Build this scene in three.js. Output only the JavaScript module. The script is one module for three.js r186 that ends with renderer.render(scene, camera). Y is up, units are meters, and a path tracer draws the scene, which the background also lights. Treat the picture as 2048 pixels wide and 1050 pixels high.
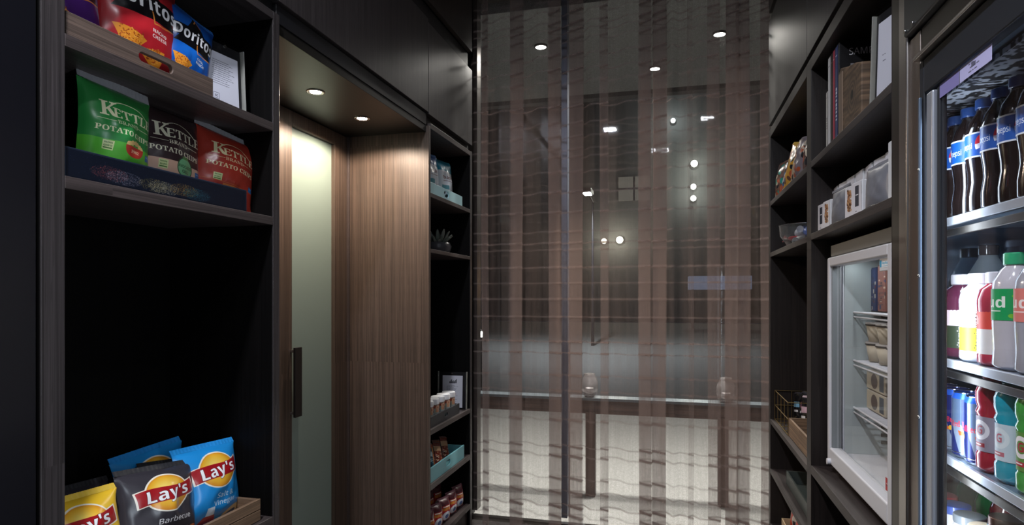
import * as THREE from 'three';
import { RoundedBoxGeometry } from 'three/addons/geometries/RoundedBoxGeometry.js';
import { mergeGeometries } from 'three/addons/utils/BufferGeometryUtils.js';
import { RectAreaLightUniformsLib } from 'three/addons/lights/RectAreaLightUniformsLib.js';

// ------------------------------------------------------------------ camera, sky, lights, exposure
const scene = new THREE.Scene();
const camera = new THREE.PerspectiveCamera(45.58, 2048 / 1050, 0.05, 200);
camera.position.set(0, 1.45, 0);
camera.rotation.y = Math.atan2(326, 1250);
camera.setViewOffset(2048, 1050, 0, -67, 2048, 1050);
camera.updateProjectionMatrix();
const renderer = new THREE.WebGLRenderer({ antialias: true });
renderer.toneMapping = THREE.LinearToneMapping;
renderer.toneMappingExposure = 1.0;
renderer.shadowMap.enabled = true;
RectAreaLightUniformsLib.init();
scene.background = new THREE.Color().setRGB(0.006, 0.007, 0.009);      // night outside

const LIGHT = {
  recess: 1.7,        // candela of each warm downlight over the closet door
  unseenRear: 80,  // radiance of the unseen lamp behind the camera
  room: 240,          // radiance of the unseen ceiling panels over the aisle
  cooler: 20,          // radiance of the cooler's light strips
  front: 45,  // radiance of the unseen cooler strip facing the left shelves
  fridge: 14,
  canopy: 31,         // candela of the lamps under the canopy outside
  street: 120,
};

// ------------------------------------------------------------------ helpers
function rng(seed) { let s = seed >>> 0; return () => { s = (s + 0x6d2b79f5) | 0; let t = Math.imul(s ^ (s >>> 15), 1 | s); t = (t + Math.imul(t ^ (t >>> 7), 61 | t)) ^ t; return ((t ^ (t >>> 14)) >>> 0) / 4294967296; }; }
const used = {};
function numbered(n) { used[n] = (used[n] ?? -1) + 1; return used[n] ? n + '_' + String(used[n]).padStart(3, '0') : n; }
function finish(m) { m.castShadow = true; m.receiveShadow = true; return m; }
function thing(name, label, category, pos = [0, 0, 0], group, turn = 0) {
  const o = new THREE.Group(); o.name = numbered(name); o.position.set(...pos); o.rotation.order = 'YXZ'; o.rotation.y = turn;
  o.userData = { label, category }; if (group) o.userData.group = group;
  scene.add(o); return o;
}
function mesh(name, geo, mat) { const m = finish(new THREE.Mesh(geo, mat)); m.name = name; return m; }
function lp(parent, name, geo, mat, label) {                 // a part given in its parent's own axes
  const m = mesh(name, Array.isArray(geo) ? merge(geo) : geo, mat); if (label) m.userData.label = label; parent.add(m); return m;
}
function wp(parent, name, geo, mat, label) {                 // a part given in world axes, for things that are not turned
  const g = Array.isArray(geo) ? merge(geo) : geo, b = new THREE.Vector3();
  for (let o = parent; o && o !== scene; o = o.parent) b.add(o.position);
  g.translate(-b.x, -b.y, -b.z);
  return lp(parent, name, g, mat, label);
}
function struct(name, geo, mat) { const m = mesh(name, Array.isArray(geo) ? merge(geo) : geo, mat); m.userData.kind = 'structure'; scene.add(m); return m; }
function merge(list) { return mergeGeometries(list.map((g) => { const h = g.index ? g.toNonIndexed() : g; for (const k of Object.keys(h.attributes)) if (!['position', 'normal', 'uv'].includes(k)) h.deleteAttribute(k); return h; })); }
function clone(src, name, label, pos, turn) { const c = src.clone(); c.name = numbered(name); c.userData = { ...src.userData, label }; if (pos) c.position.set(...pos); if (turn !== undefined) c.rotation.y = turn; scene.add(c); return c; }
// a box with softened edges between two corners; uv in metres with v along the grain
function B(x0, x1, y0, y1, z0, z1, grain = 'y', bev = 0.0015) {
  const w = Math.abs(x1 - x0), h = Math.abs(y1 - y0), d = Math.abs(z1 - z0);
  const g = new RoundedBoxGeometry(w, h, d, 1, Math.min(bev, w / 3, h / 3, d / 3));
  g.translate((x0 + x1) / 2, (y0 + y1) / 2, (z0 + z1) / 2);
  return uvm(g, grain);
}
function uvm(g, grain = 'y') {
  const p = g.attributes.position, n = g.attributes.normal, uv = new Float32Array(p.count * 2), gi = 'xyz'.indexOf(grain);
  for (let i = 0; i < p.count; i++) {
    const a = [Math.abs(n.getX(i)), Math.abs(n.getY(i)), Math.abs(n.getZ(i))], m = a.indexOf(Math.max(...a));
    const c = [p.getX(i), p.getY(i), p.getZ(i)]; let ax = [0, 1, 2].filter((k) => k !== m);
    let v = ax.includes(gi) ? gi : ax[1], u = ax.find((k) => k !== v);
    uv[2 * i] = c[u] + c[m] * 0.37; uv[2 * i + 1] = c[v];
  }
  g.setAttribute('uv', new THREE.BufferAttribute(uv, 2)); return g;
}
function cyl(r0, r1, h, seg = 24, y = 0, open = false) { const g = new THREE.CylinderGeometry(r1, r0, h, seg, 1, open); g.translate(0, y + h / 2, 0); return g; }
function lathe(pts, seg = 32) { return new THREE.LatheGeometry(pts.map(([r, y]) => new THREE.Vector2(Math.max(r, 1e-4), y)), seg); }
function rod(a, b, r, seg = 6) {
  const A = new THREE.Vector3(...a), Bv = new THREE.Vector3(...b), L = A.distanceTo(Bv), g = new THREE.CylinderGeometry(r, r, L, seg);
  g.applyQuaternion(new THREE.Quaternion().setFromUnitVectors(new THREE.Vector3(0, 1, 0), Bv.clone().sub(A).normalize()));
  g.translate((A.x + Bv.x) / 2, (A.y + Bv.y) / 2, (A.z + Bv.z) / 2); return g;
}
// value noise on a wrapping lattice
function lattice(n, seed) { const r = rng(seed), a = new Float32Array(n * n); for (let i = 0; i < n * n; i++) a[i] = r(); return (x, y) => { const xi = Math.floor(x), yi = Math.floor(y), fx = x - xi, fy = y - yi, s = (t) => t * t * (3 - 2 * t), g = (i, j) => a[(((j % n) + n) % n) * n + (((i % n) + n) % n)]; return (g(xi, yi) * (1 - s(fx)) + g(xi + 1, yi) * s(fx)) * (1 - s(fy)) + (g(xi, yi + 1) * (1 - s(fx)) + g(xi + 1, yi + 1) * s(fx)) * s(fy); }; }
function dataTex(w, h, fn, srgb, rep) {
  const d = new Uint8Array(w * h * 4);
  for (let y = 0; y < h; y++) for (let x = 0; x < w; x++) { const c = fn(x / w, y / h), k = 4 * (y * w + x); for (let i = 0; i < 4; i++) d[k + i] = Math.max(0, Math.min(255, Math.round((i < 3 ? c[i] : c[3] ?? 1) * 255))); }
  const t = new THREE.DataTexture(d, w, h); t.magFilter = THREE.LinearFilter; t.minFilter = THREE.LinearMipmapLinearFilter; t.wrapS = t.wrapT = THREE.RepeatWrapping; if (srgb) t.colorSpace = THREE.SRGBColorSpace; if (rep) t.repeat.set(...rep); t.needsUpdate = true; return t;
}
function art(w, h, draw) { const c = document.createElement('canvas'); c.width = w; c.height = h; const x = c.getContext('2d'); draw(x, w, h); const t = new THREE.CanvasTexture(c); t.colorSpace = THREE.SRGBColorSpace; t.wrapS = t.wrapT = THREE.ClampToEdgeWrapping; return t; }
function txt(x, s, px, py, size, fill, o = {}) { x.save(); x.translate(px, py); if (o.rot) x.rotate(o.rot); if (o.skew) x.transform(1, 0, o.skew, 1, 0, 0); x.scale(o.sx ?? 1, o.sy ?? 1); x.font = `${o.style ?? 'bold'} ${size}px ${o.font ?? 'sans-serif'}`; x.textAlign = o.align ?? 'center'; x.textBaseline = 'middle'; if (o.stroke) { x.lineWidth = o.lw ?? size * 0.12; x.strokeStyle = o.stroke; x.lineJoin = 'round'; x.strokeText(s, 0, 0); } x.fillStyle = fill; x.fillText(s, 0, 0); x.restore(); }
const std = (o) => new THREE.MeshStandardMaterial(o), phy = (o) => new THREE.MeshPhysicalMaterial(o);
const lin = (r, g, b) => new THREE.Color().setRGB(r, g, b);

// ------------------------------------------------------------------ materials
const n1 = lattice(64, 3), n2 = lattice(128, 9), n3 = lattice(256, 17);
const grainTex = dataTex(512, 512, (u, v) => {
  const a = n3(u * 256, v * 6), b = n2(u * 64, v * 3 + 7), c = n1(u * 10, v * 2), t = 0.66 + 0.22 * (a - 0.5) + 0.16 * (b - 0.5) + 0.10 * (c - 0.5), pore = n3(u * 256 + 31, v * 16) > 0.80 ? 0.88 : 1;
  return [t * pore * 1.02, t * pore * 0.97, t * pore * 0.95];
}, true, [4.3, 0.9]);
const grainBump = dataTex(256, 256, (u, v) => { const a = n3(u * 256, v * 8); return [a, a, a]; }, false, [4, 2]);
const speck = dataTex(256, 256, (u, v) => { const a = 0.6 + 0.4 * n3(u * 200, v * 200) * n2(u * 60, v * 60); return [a, a, a]; }, true, [4, 4]);
const M = {
  wood: std({ color: lin(0.066, 0.053, 0.048), map: grainTex, roughness: 0.42, bumpMap: grainBump, bumpScale: 0.0002 }),
  woodDoor: std({ color: lin(0.190, 0.146, 0.118), map: grainTex, roughness: 0.45, bumpMap: grainBump, bumpScale: 0.0002 }),
  woodCool: std({ color: lin(0.104, 0.098, 0.104), map: grainTex, roughness: 0.36, bumpMap: grainBump, bumpScale: 0.0002 }),
  woodGloss: std({ color: lin(0.080, 0.076, 0.084), map: grainTex, roughness: 0.44 }),
  woodDark: std({ color: lin(0.040, 0.032, 0.030), map: grainTex, roughness: 0.45 }),
  edgeDark: std({ color: lin(0.085, 0.072, 0.073), map: grainTex, roughness: 0.45 }),
  shadedInside: phy({ color: lin(0.006, 0.0056, 0.0058), map: grainTex, roughness: 0.6, specularIntensity: 0.25 }),  // wood turned near black, shade of the niches put into its colour
  edge: std({ color: lin(0.150, 0.128, 0.128), map: grainTex, roughness: 0.45 }),
  dark: std({ color: lin(0.010, 0.010, 0.011), roughness: 0.5 }),
  black: std({ color: lin(0.012, 0.012, 0.014), roughness: 0.35 }),
  handle: std({ color: lin(0.035, 0.030, 0.029), roughness: 0.4, metalness: 0.5 }),
  shadedGloss: phy({ color: lin(0.006, 0.006, 0.009), roughness: 0.30, ior: 1.5, clearcoat: 0.3, clearcoatRoughness: 0.2 }),  // glossy panel; the darkness it stands in is put into its colour
  soffit: std({ color: lin(0.018, 0.0175, 0.016), map: grainTex, roughness: 0.4 }),
  frost: phy({ color: lin(0.25, 0.325, 0.295), roughness: 0.42, clearcoat: 0.3, clearcoatRoughness: 0.35 }),
  glass: phy({ color: 0xffffff, roughness: 0.02, transmission: 1, thickness: 0, ior: 1.5 }),
  coolGlass: phy({ color: 0xffffff, roughness: 0.02, transmission: 1, thickness: 0, ior: 1.5, specularIntensity: 0.35 }),
  acrylic: phy({ color: 0xffffff, roughness: 0.03, transmission: 1, thickness: 0, ior: 1.45, specularIntensity: 0.25 }),
  steel: std({ color: lin(0.55, 0.52, 0.50), roughness: 0.28, metalness: 1 }),
  steelDark: std({ color: lin(0.12, 0.11, 0.10), roughness: 0.33, metalness: 1 }),
  alu: std({ color: lin(0.62, 0.66, 0.74), roughness: 0.35, metalness: 0.7 }),
  mullion: std({ color: lin(0.16, 0.19, 0.26), roughness: 0.4, metalness: 0.6 }),
  polished: std({ color: lin(0.42, 0.50, 0.60), roughness: 0.10, metalness: 0.95 }),
  gasket: std({ color: lin(0.016, 0.018, 0.024), roughness: 0.5 }),
  screw: std({ color: lin(0.7, 0.7, 0.7), roughness: 0.25, metalness: 1 }),
  chrome: std({ color: lin(0.8, 0.8, 0.82), roughness: 0.12, metalness: 1 }),
  whitePlastic: std({ color: lin(0.66, 0.66, 0.70), roughness: 0.4 }),
  fridgeGrey: std({ color: lin(0.30, 0.30, 0.28), roughness: 0.55 }),
  fridgeLiner: std({ color: lin(0.42, 0.47, 0.47), roughness: 0.5 }),
  coolLiner: std({ color: lin(0.16, 0.22, 0.30), roughness: 0.35, metalness: 0.2 }),
  coolBack: std({ color: lin(0.05, 0.07, 0.10), roughness: 0.5 }),
  paper: std({ color: lin(0.72, 0.72, 0.76), roughness: 0.8 }),
  white: std({ color: lin(0.78, 0.78, 0.80), roughness: 0.6 }),
  floor: std({ color: lin(0.10, 0.09, 0.085), map: speck, roughness: 0.4 }),
  plaster: std({ color: lin(0.22, 0.21, 0.20), roughness: 0.9 }),
  terrace: std({ color: lin(0.60, 0.60, 0.58), map: speck, roughness: 0.85 }),
  asphalt: std({ color: lin(0.17, 0.18, 0.18), map: speck, roughness: 0.75 }),
  concrete: std({ color: lin(0.46, 0.48, 0.47), map: speck, roughness: 0.9 }),
  brick: std({ color: lin(0.15, 0.155, 0.15), map: speck, roughness: 0.9 }),
  tableWood: std({ color: lin(0.22, 0.15, 0.125), map: grainTex, roughness: 0.45 }),
};
const glow = (r, g, b, k) => std({ color: 0x000000, emissive: lin(r, g, b), emissiveIntensity: k });

// ------------------------------------------------------------------ the room shell
struct('floor', B(-2.0, 1.5, -0.08, 0, -3.865, 2.0, 'z'), M.floor);
struct('ceiling', B(-2.0, 1.5, 3.45, 3.55, -3.95, 2.0, 'z'), M.plaster);
struct('wall_left', B(-2.0, -1.72, 0, 3.45, -3.95, 2.0), M.dark);
struct('wall_right', B(1.20, 1.5, 0, 3.45, -3.95, 2.0), M.dark);
struct('wall_back', B(-1.72, 1.2, 0, 3.45, 1.85, 2.0), M.plaster);
struct('wall_front', [B(-2.0, -1.30, 0, 3.45, -4.0, -3.86), B(0.60, 1.5, 0, 3.45, -4.0, -3.86)], M.dark);
{ // window_1: a full-height shop window in two panes behind the curtain
  const w = new THREE.Group(); w.name = 'window_1'; w.userData.kind = 'structure'; scene.add(w);
  lp(w, 'window_frame', [B(-1.30, 0.60, -0.02, 0.008, -3.95, -3.91), B(-1.30, 0.60, 3.39, 3.45, -3.97, -3.89), B(-1.30, -1.25, 0.05, 3.39, -3.97, -3.89), B(0.55, 0.60, 0.05, 3.39, -3.97, -3.89)], M.steelDark);
  lp(w, 'mullion', B(-0.694, -0.656, 0.05, 3.39, -3.965, -3.895), M.mullion);
  lp(w, 'seam', B(-0.650, -0.643, 0.05, 1.18, -3.94, -3.925), M.chrome);
  lp(w, 'pane', B(-1.25, -0.694, 0.05, 3.39, -3.932, -3.931, 'y', 0.0001), M.glass);
  lp(w, 'pane', B(-0.656, 0.55, 0.05, 3.39, -3.932, -3.931, 'y', 0.0001), M.glass);
}
// unseen ceiling lamps, out of view, placed to light the shelf fronts
function unseenCeilingPanel(x, z, w, d, k, label) {
  const t = thing('unseen_ceiling_light', label, 'light', [x, 3.45, z]);
  lp(t, 'trim', [B(-w / 2 - 0.02, w / 2 + 0.02, -0.012, 0, -d / 2 - 0.02, -d / 2), B(-w / 2 - 0.02, w / 2 + 0.02, -0.012, 0, d / 2, d / 2 + 0.02), B(-w / 2 - 0.02, -w / 2, -0.012, 0, -d / 2, d / 2), B(w / 2, w / 2 + 0.02, -0.012, 0, -d / 2, d / 2)], M.steel);
  lp(t, 'diffuser', B(-w / 2, w / 2, -0.006, -0.001, -d / 2, d / 2), glow(0.95, 0.96, 1.0, 2));
  const l = new THREE.RectAreaLight(new THREE.Color(0.88, 0.91, 1.0), k, w, d); l.position.set(x, 3.438, z); l.rotation.x = -Math.PI / 2; scene.add(l);
}
unseenCeilingPanel(-0.75, -0.35, 0.13, 0.13, LIGHT.room * 5, 'unseen square white ceiling light over the left half of the aisle, lighting the right shelves');
unseenCeilingPanel(0.35, -0.55, 0.13, 0.13, LIGHT.room * 0.7, 'unseen square white ceiling light over the right half of the aisle, lighting the left shelves');
unseenCeilingPanel(-0.20, 0.9, 0.22, 0.22, LIGHT.unseenRear, 'unseen large square ceiling light behind the camera, lighting the shelf fronts');

// ------------------------------------------------------------------ left side millwork
const XL = -1.2;
{ // tall closed cabinet at the near left
  const t = thing('tall_cabinet', 'tall glossy closed cabinet left of the chip shelves, shade put into its black colour', 'cabinet', [-1.45, 0, -0.2]);
  wp(t, 'carcass', B(-1.70, -1.225, 0, 3.44, -0.945, 0.75), M.shadedInside);
  wp(t, 'door', B(-1.223, -1.203, 0.08, 3.43, -0.943, -0.30), M.shadedGloss);
  wp(t, 'door', B(-1.223, -1.203, 0.08, 3.43, -0.296, 0.35), M.shadedGloss);
}
{ // open shelf unit with the chips
  const t = thing('shelf_unit', 'dark wood open shelf unit holding the bags of chips', 'shelf', [-1.4, 0, -1.34]);
  wp(t, 'side_panel', B(-1.60, XL - 0.004, 0, 2.33, -1.000, -0.950), M.shadedInside);
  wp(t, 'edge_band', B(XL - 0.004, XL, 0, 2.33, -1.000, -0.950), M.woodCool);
  wp(t, 'side_panel', B(-1.65, XL - 0.004, 0, 2.33, -1.698, -1.680), M.shadedInside);
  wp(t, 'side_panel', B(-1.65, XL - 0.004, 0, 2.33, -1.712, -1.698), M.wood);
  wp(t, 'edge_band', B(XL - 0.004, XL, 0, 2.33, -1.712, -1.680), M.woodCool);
  wp(t, 'back_panel', B(-1.60, -1.585, 0, 2.33, -1.680, -1.000), M.shadedInside);
  wp(t, 'top_panel', B(-1.585, XL, 2.305, 2.33, -1.680, -1.000, 'z'), M.woodCool);
  for (const [y, h] of [[1.985, 0.026], [1.695, 0.026]]) wp(t, 'shelf', B(-1.585, XL, y - h, y, -1.680, -1.000, 'z'), M.edge);
  wp(t, 'countertop', B(-1.585, XL, 0.735, 0.770, -1.680, -1.000, 'z'), M.edge);
  wp(t, 'lower_door', B(-1.585, XL - 0.02, 0.05, 0.73, -1.678, -1.002), M.wood);
}
{ // recess with the frosted closet door
  const d = new THREE.Group(); d.name = 'door_1'; d.userData = { kind: 'structure', label: 'narrow closet door with a tall frosted glass panel' }; scene.add(d);
  const x0 = -1.69, x1 = -1.65, g = M.woodDoor;
  lp(d, 'stile', B(x0, x1, 0.03, 2.275, -2.445, -1.98), g); lp(d, 'stile', B(x0, x1, 0.03, 2.275, -2.925, -2.808), g);
  lp(d, 'top_rail', B(x0, x1, 2.212, 2.275, -2.808, -2.445), g); lp(d, 'bottom_rail', B(x0, x1, 0.03, 0.16, -2.808, -2.445), g);
  lp(d, 'frosted_pane', B(x1 - 0.028, x1 - 0.020, 0.16, 2.212, -2.808, -2.445, 'y', 0.0005), M.frost);
  const h = lp(d, 'handle', [B(x1 + 0.028, x1 + 0.040, 0.915, 1.222, -2.462, -2.412)], M.handle);
  for (const y of [0.93, 1.205]) lp(h, 'standoff', B(x1, x1 + 0.030, y - 0.006, y + 0.006, -2.442, -2.430), M.steel);
  struct('trim_1', [B(-1.70, -1.215, 2.278, 2.31, -2.94, -1.712, 'z')], M.soffit);                 // soffit over the recess
  struct('trim_2', [B(-1.655, -1.640, 0, 2.278, -2.940, -2.927)], M.edge);                          // thin bead where door and return meet
}
function downlight(x, z, label) {
  const t = thing('downlight', label, 'light', [x, 2.278, z]);
  lp(t, 'trim_ring', lathe([[0.022, 0], [0.030, -0.004], [0.036, -0.003], [0.036, 0], [0.022, 0]], 32), M.steel);
  lp(t, 'lens', cyl(0.022, 0.022, 0.003, 24, -0.003), glow(1, 0.88, 0.72, 60));
  const s = new THREE.SpotLight(new THREE.Color(1, 0.80, 0.62), LIGHT.recess, 0, 1.42, 0.18, 2);
  s.position.set(x, 2.258, z); s.target.position.set(x, 0, z); scene.add(s, s.target); s.castShadow = true; s.shadow.radius = 0.5;
}
downlight(-1.41, -2.25, 'small warm recessed spotlight in the soffit nearest the chip shelves');
downlight(-1.41, -2.64, 'small warm recessed spotlight in the soffit nearest the narrow far shelves');
{ // far open shelf unit next to the curtain
  const t = thing('shelf_unit', 'narrow dark wood shelf unit between the frosted door and the curtain', 'shelf', [-1.4, 0, -3.28]);
  wp(t, 'side_panel', B(-1.69, XL, 0, 2.31, -2.965, -2.940), M.woodDoor, 'brown wood return panel lit by the spotlights');
  wp(t, 'side_panel', B(-1.55, XL - 0.004, 0, 2.33, -3.635, -3.600), M.shadedInside);
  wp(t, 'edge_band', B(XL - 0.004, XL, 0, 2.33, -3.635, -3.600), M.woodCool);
  wp(t, 'back_panel', B(-1.55, -1.535, 0, 2.33, -3.600, -2.965), M.shadedInside);
  wp(t, 'top_panel', B(-1.535, XL, 2.300, 2.328, -3.600, -2.965, 'z'), M.edge);
  for (const [y, h] of [[1.975, 0.022], [1.690, 0.020], [0.768, 0.026], [0.490, 0.030], [0.190, 0.03]]) wp(t, 'shelf', B(-1.535, XL, y - h, y, -3.600, -2.965, 'z'), M.edge);
  wp(t, 'lower_door', B(-1.535, XL - 0.02, 0.02, 0.158, -3.598, -2.967), M.wood);
}
{ // wall cabinets above, with a dark groove under them and a second row on top
  const t = thing('wall_cabinet', 'row of dark closed wall cabinets over the frosted door', 'cabinet', [-1.4, 2.31, -1.7]);
  wp(t, 'carcass', B(-1.65, -1.228, 2.332, 2.935, -3.635, -0.95), M.dark);
  wp(t, 'cabinet_door', B(-1.226, XL, 2.375, 2.845, -2.936, -1.712), M.woodCool);
  wp(t, 'cabinet_door', B(-1.226, XL, 2.375, 2.845, -1.708, -0.95), M.woodCool);
  wp(t, 'cabinet_door', B(-1.226, XL, 2.368, 2.828, -3.635, -2.940), M.woodCool);
  wp(t, 'light_rail', B(-1.226, -1.212, 2.312, 2.368, -2.936, -1.712, 'z'), M.black);
  const u = thing('wall_cabinet', 'topmost dark wall cabinet left of the curtain, under the ceiling', 'cabinet', [-1.4, 2.94, -1.7]);
  wp(u, 'carcass', B(-1.65, -1.228, 2.955, 3.44, -3.635, -0.95), M.dark);
  wp(u, 'cabinet_door', B(-1.226, XL, 2.940, 3.44, -3.635, -2.30), M.wood);
  wp(u, 'cabinet_door', B(-1.226, XL, 2.940, 3.44, -2.296, -0.95), M.wood);
}

// ------------------------------------------------------------------ right side millwork
const XR = 0.494;
{
  const t = thing('shelf_unit', 'dark wood open shelf unit around the white fridge and books', 'shelf', [0.7, 0, -2.62]);
  wp(t, 'side_panel', B(XR, 0.93, 0, 2.345, -3.640, -3.585), M.woodDark);
  wp(t, 'divider_panel', B(XR, 0.93, 0, 2.345, -2.628, -2.552), M.woodDark);
  wp(t, 'side_panel', B(XR, 1.15, 0, 2.345, -1.652, -1.606), M.woodDark);
  wp(t, 'back_panel', B(0.915, 0.93, 0, 2.345, -3.585, -2.628), M.shadedInside);
  wp(t, 'back_panel', B(1.12, 1.15, 0, 2.345, -2.552, -1.652), M.shadedInside);
  wp(t, 'top_panel', B(XR, 0.915, 2.300, 2.345, -3.585, -2.628, 'z'), M.woodDark);
  wp(t, 'top_panel', B(XR, 1.12, 2.300, 2.345, -2.552, -1.652, 'z'), M.woodDark);
  for (const y of [1.955, 1.682, 0.792, 0.527, 0.235]) wp(t, 'shelf', B(XR, 0.915, y - 0.024, y, -3.585, -2.628, 'z'), M.edgeDark);
  for (const y of [1.955, 1.684]) wp(t, 'shelf', B(XR, 1.12, y - 0.024, y, -2.552, -1.652, 'z'), M.edgeDark);
  wp(t, 'shelf', B(XR, 1.12, 0.782, 0.815, -2.552, -1.652, 'z'), M.edgeDark);
  wp(t, 'lower_shelf', B(XR + 0.02, 1.12, 0.30, 0.33, -2.552, -1.652, 'z'), M.woodDark);
  const u = thing('wall_cabinet', 'dark closed wall cabinet with a bluish sheen over the book shelf', 'cabinet', [0.8, 2.36, -2.3]);
  wp(u, 'carcass', B(0.525, 1.15, 2.350, 2.95, -3.640, -1.606), M.dark);
  wp(u, 'cabinet_door', B(XR, 0.523, 2.372, 2.935, -3.640, -2.63), M.woodGloss);
  wp(u, 'cabinet_door', B(XR, 0.523, 2.372, 2.935, -2.626, -1.606), M.woodGloss);
  wp(u, 'upper_panel', B(XR, 0.523, 2.985, 3.44, -3.640, -1.606), M.wood);
}

// ------------------------------------------------------------------ the sheer curtain
{
  const ZC = -3.70, k = (px) => { const u = (px - 1024) / 1250, dx = -0.25236 + u * 0.96763, dz = -0.96763 - u * 0.25236; return dx / dz * -1 * 3.70; };   // where each pleat hangs along the track, in metres
  const pleats = [[964, 977, 3], [1020, 1045, 4], [1098, 1122, 4], [1139, 1165, 4], [1201, 1216, 2], [1279, 1301, 4], [1307, 1331, 4], [1376, 1385, 1], [1417, 1438, 2], [1453, 1474, 4], [1476, 1497, 4], [1523, 1538, 3]].map(([a, b, n]) => [k(a), k(b), n]);
  const r = rng(5), pts = [];
  let x = -1.228, bulge = 1;
  pts.push([x, 0]);
  for (const [a, b, n] of pleats) {
    const gap = a - x, m = Math.max(1, Math.round(gap / 0.075));
    for (let i = 1; i <= m; i++) { const f = i / (m + 1); pts.push([x + gap * f, 0.030 * bulge * (0.5 + r() * 0.6) * Math.sin(Math.PI * f) + 0.012 * (r() - 0.5)]); bulge = -bulge; }
    for (let j = 0; j < n; j++) { pts.push([b, 0.012 + 0.008 * j], [b - 0.001, 0.022 + 0.008 * j], [a, 0.004 - 0.008 * j], [a + 0.001, -0.008 - 0.008 * j]); }
    pts.push([b, -0.026 - 0.006 * n]);
    x = b;
  }
  pts.push([0.53, 0]);
  const curve = new THREE.CatmullRomCurve3(pts.map(([px, pz]) => new THREE.Vector3(px, 0, pz)), false, 'catmullrom', 0.35), N = 1800, R = 48, L = curve.getLength();
  const P = curve.getSpacedPoints(N), pos = [], uv = [], idx = [];
  const nz = lattice(64, 21);
  for (let j = 0; j <= R; j++) {
    const y = 0.01 + 3.42 * j / R;
    for (let i = 0; i <= N; i++) {
      const s = i / N * L, sway = 0.004 * Math.sin(y * 1.7 + s * 3.1) + 0.004 * (nz(s * 7, y * 1.1) - 0.5), zz = P[i].z * (0.85 + 0.35 * nz(s * 4 + 9, y * 0.8));
      pos.push(P[i].x + sway, y, ZC + zz + 0.02 * (nz(s * 2.5, y * 0.6 + 20) - 0.5)); uv.push(s / 0.6, y / 3.43);
    }
  }
  for (let j = 0; j < R; j++) for (let i = 0; i < N; i++) { const a = j * (N + 1) + i, b = a + 1, c = a + N + 1, d = c + 1; idx.push(a, b, d, a, d, c); }
  const g = new THREE.BufferGeometry(); g.setAttribute('position', new THREE.Float32BufferAttribute(pos, 3)); g.setAttribute('uv', new THREE.Float32BufferAttribute(uv, 2)); g.setIndex(idx); g.computeVertexNormals();
  // bands of denser yarn at irregular heights; threads up and down between them
  const rb = rng(12), bands = [3.36, 3.30, 3.21, 3.15, 3.08, 3.037, 2.984, 2.888, 2.80, 2.727, 2.58, 2.48, 2.40, 2.325, 2.28, 2.19, 2.07, 1.95, 1.834, 1.766, 1.725, 1.62, 1.526, 1.43, 1.324, 1.175, 1.107, 0.973, 0.88, 0.706, 0.548, 0.490, 0.358, 0.273, 0.19, 0.13, 0.04].map((y) => [y, 0.004 + 0.003 * rb(), 0.22 + 0.24 * rb()]);
  const thread = lattice(256, 33), cloud = lattice(64, 8), H = 1536;
  const rows = Array.from({ length: H }, (_, i) => { const y = i / H * 3.43; let a = 0; for (const [by, w, s] of bands) a = Math.max(a, s * Math.exp(-(((y - by) / w) ** 2))); return a; });
  const alpha = dataTex(512, H, (u, v) => {
    const a = 0.12 + 0.10 * (thread(u * 256, v * 40) - 0.5) + 0.05 * (thread(u * 128, v * 600) - 0.5) + 0.05 * (cloud(u * 16, v * 6) - 0.5) + 0.10 * (thread(u * 32, v * 3) - 0.5) + rows[Math.min(H - 1, Math.floor(v * H))];
    return [a, a, a];
  }, false);
  const mat = std({ color: lin(0.37, 0.285, 0.255), roughness: 0.75, alphaMap: alpha, transparent: true, side: THREE.DoubleSide });
  const t = thing('curtain', 'sheer brown floor-length curtain with wavy darker bands over the shop window', 'curtain', [-0.35, 0, ZC]);
  wp(t, 'sheer_panel', g, mat);
  wp(t, 'ceiling_track', B(-1.25, 0.55, 3.43, 3.45, ZC - 0.02, ZC + 0.02, 'x'), M.steelDark);
}

// ------------------------------------------------------------------ outside the window, at night
struct('trim_3', B(-14, 14, -0.12, -0.02, -8.2, -3.865, 'x'), M.terrace).name = 'terrace_floor';
struct('road', B(-60, 60, -0.22, -0.06, -36, -8.2, 'x'), M.asphalt);
{
  const t = thing('canopy', 'pale flat canopy roof outside over the terrace', 'canopy', [0, 3.3, -4.9]);
  wp(t, 'soffit', B(-6, 6, 3.34, 3.44, -5.85, -4.02, 'x'), M.concrete);
  wp(t, 'fascia', B(-6, 6, 3.30, 3.75, -5.95, -5.85, 'x'), M.brick);
  const lamp = (x, z, k, label) => {
    const l = thing('canopy_light', label, 'light', [x, 3.34, z]);
    lp(l, 'housing', lathe([[0.05, 0], [0.05, -0.012], [0.040, -0.014], [0.040, 0]], 24), M.steelDark);
    lp(l, 'lens', cyl(0.040, 0.040, 0.006, 20, -0.012), glow(1, 0.97, 0.90, 30));
    const p = new THREE.SpotLight(new THREE.Color(1, 0.96, 0.88), k, 0, 1.25, 0.6, 2); p.position.set(x, 3.32, z); p.target.position.set(x, 0, z); p.castShadow = true; p.shadow.radius = 4; scene.add(p, p.target);
  };
  lamp(-0.98, -4.62, LIGHT.canopy, 'round canopy lamp outside nearest the left cabinets');
  lamp(0.31, -4.72, LIGHT.canopy, 'round canopy lamp outside nearest the right cabinets');
  lamp(-0.16, -5.30, LIGHT.canopy, 'round canopy lamp outside between the two others, further out');
}
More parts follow.
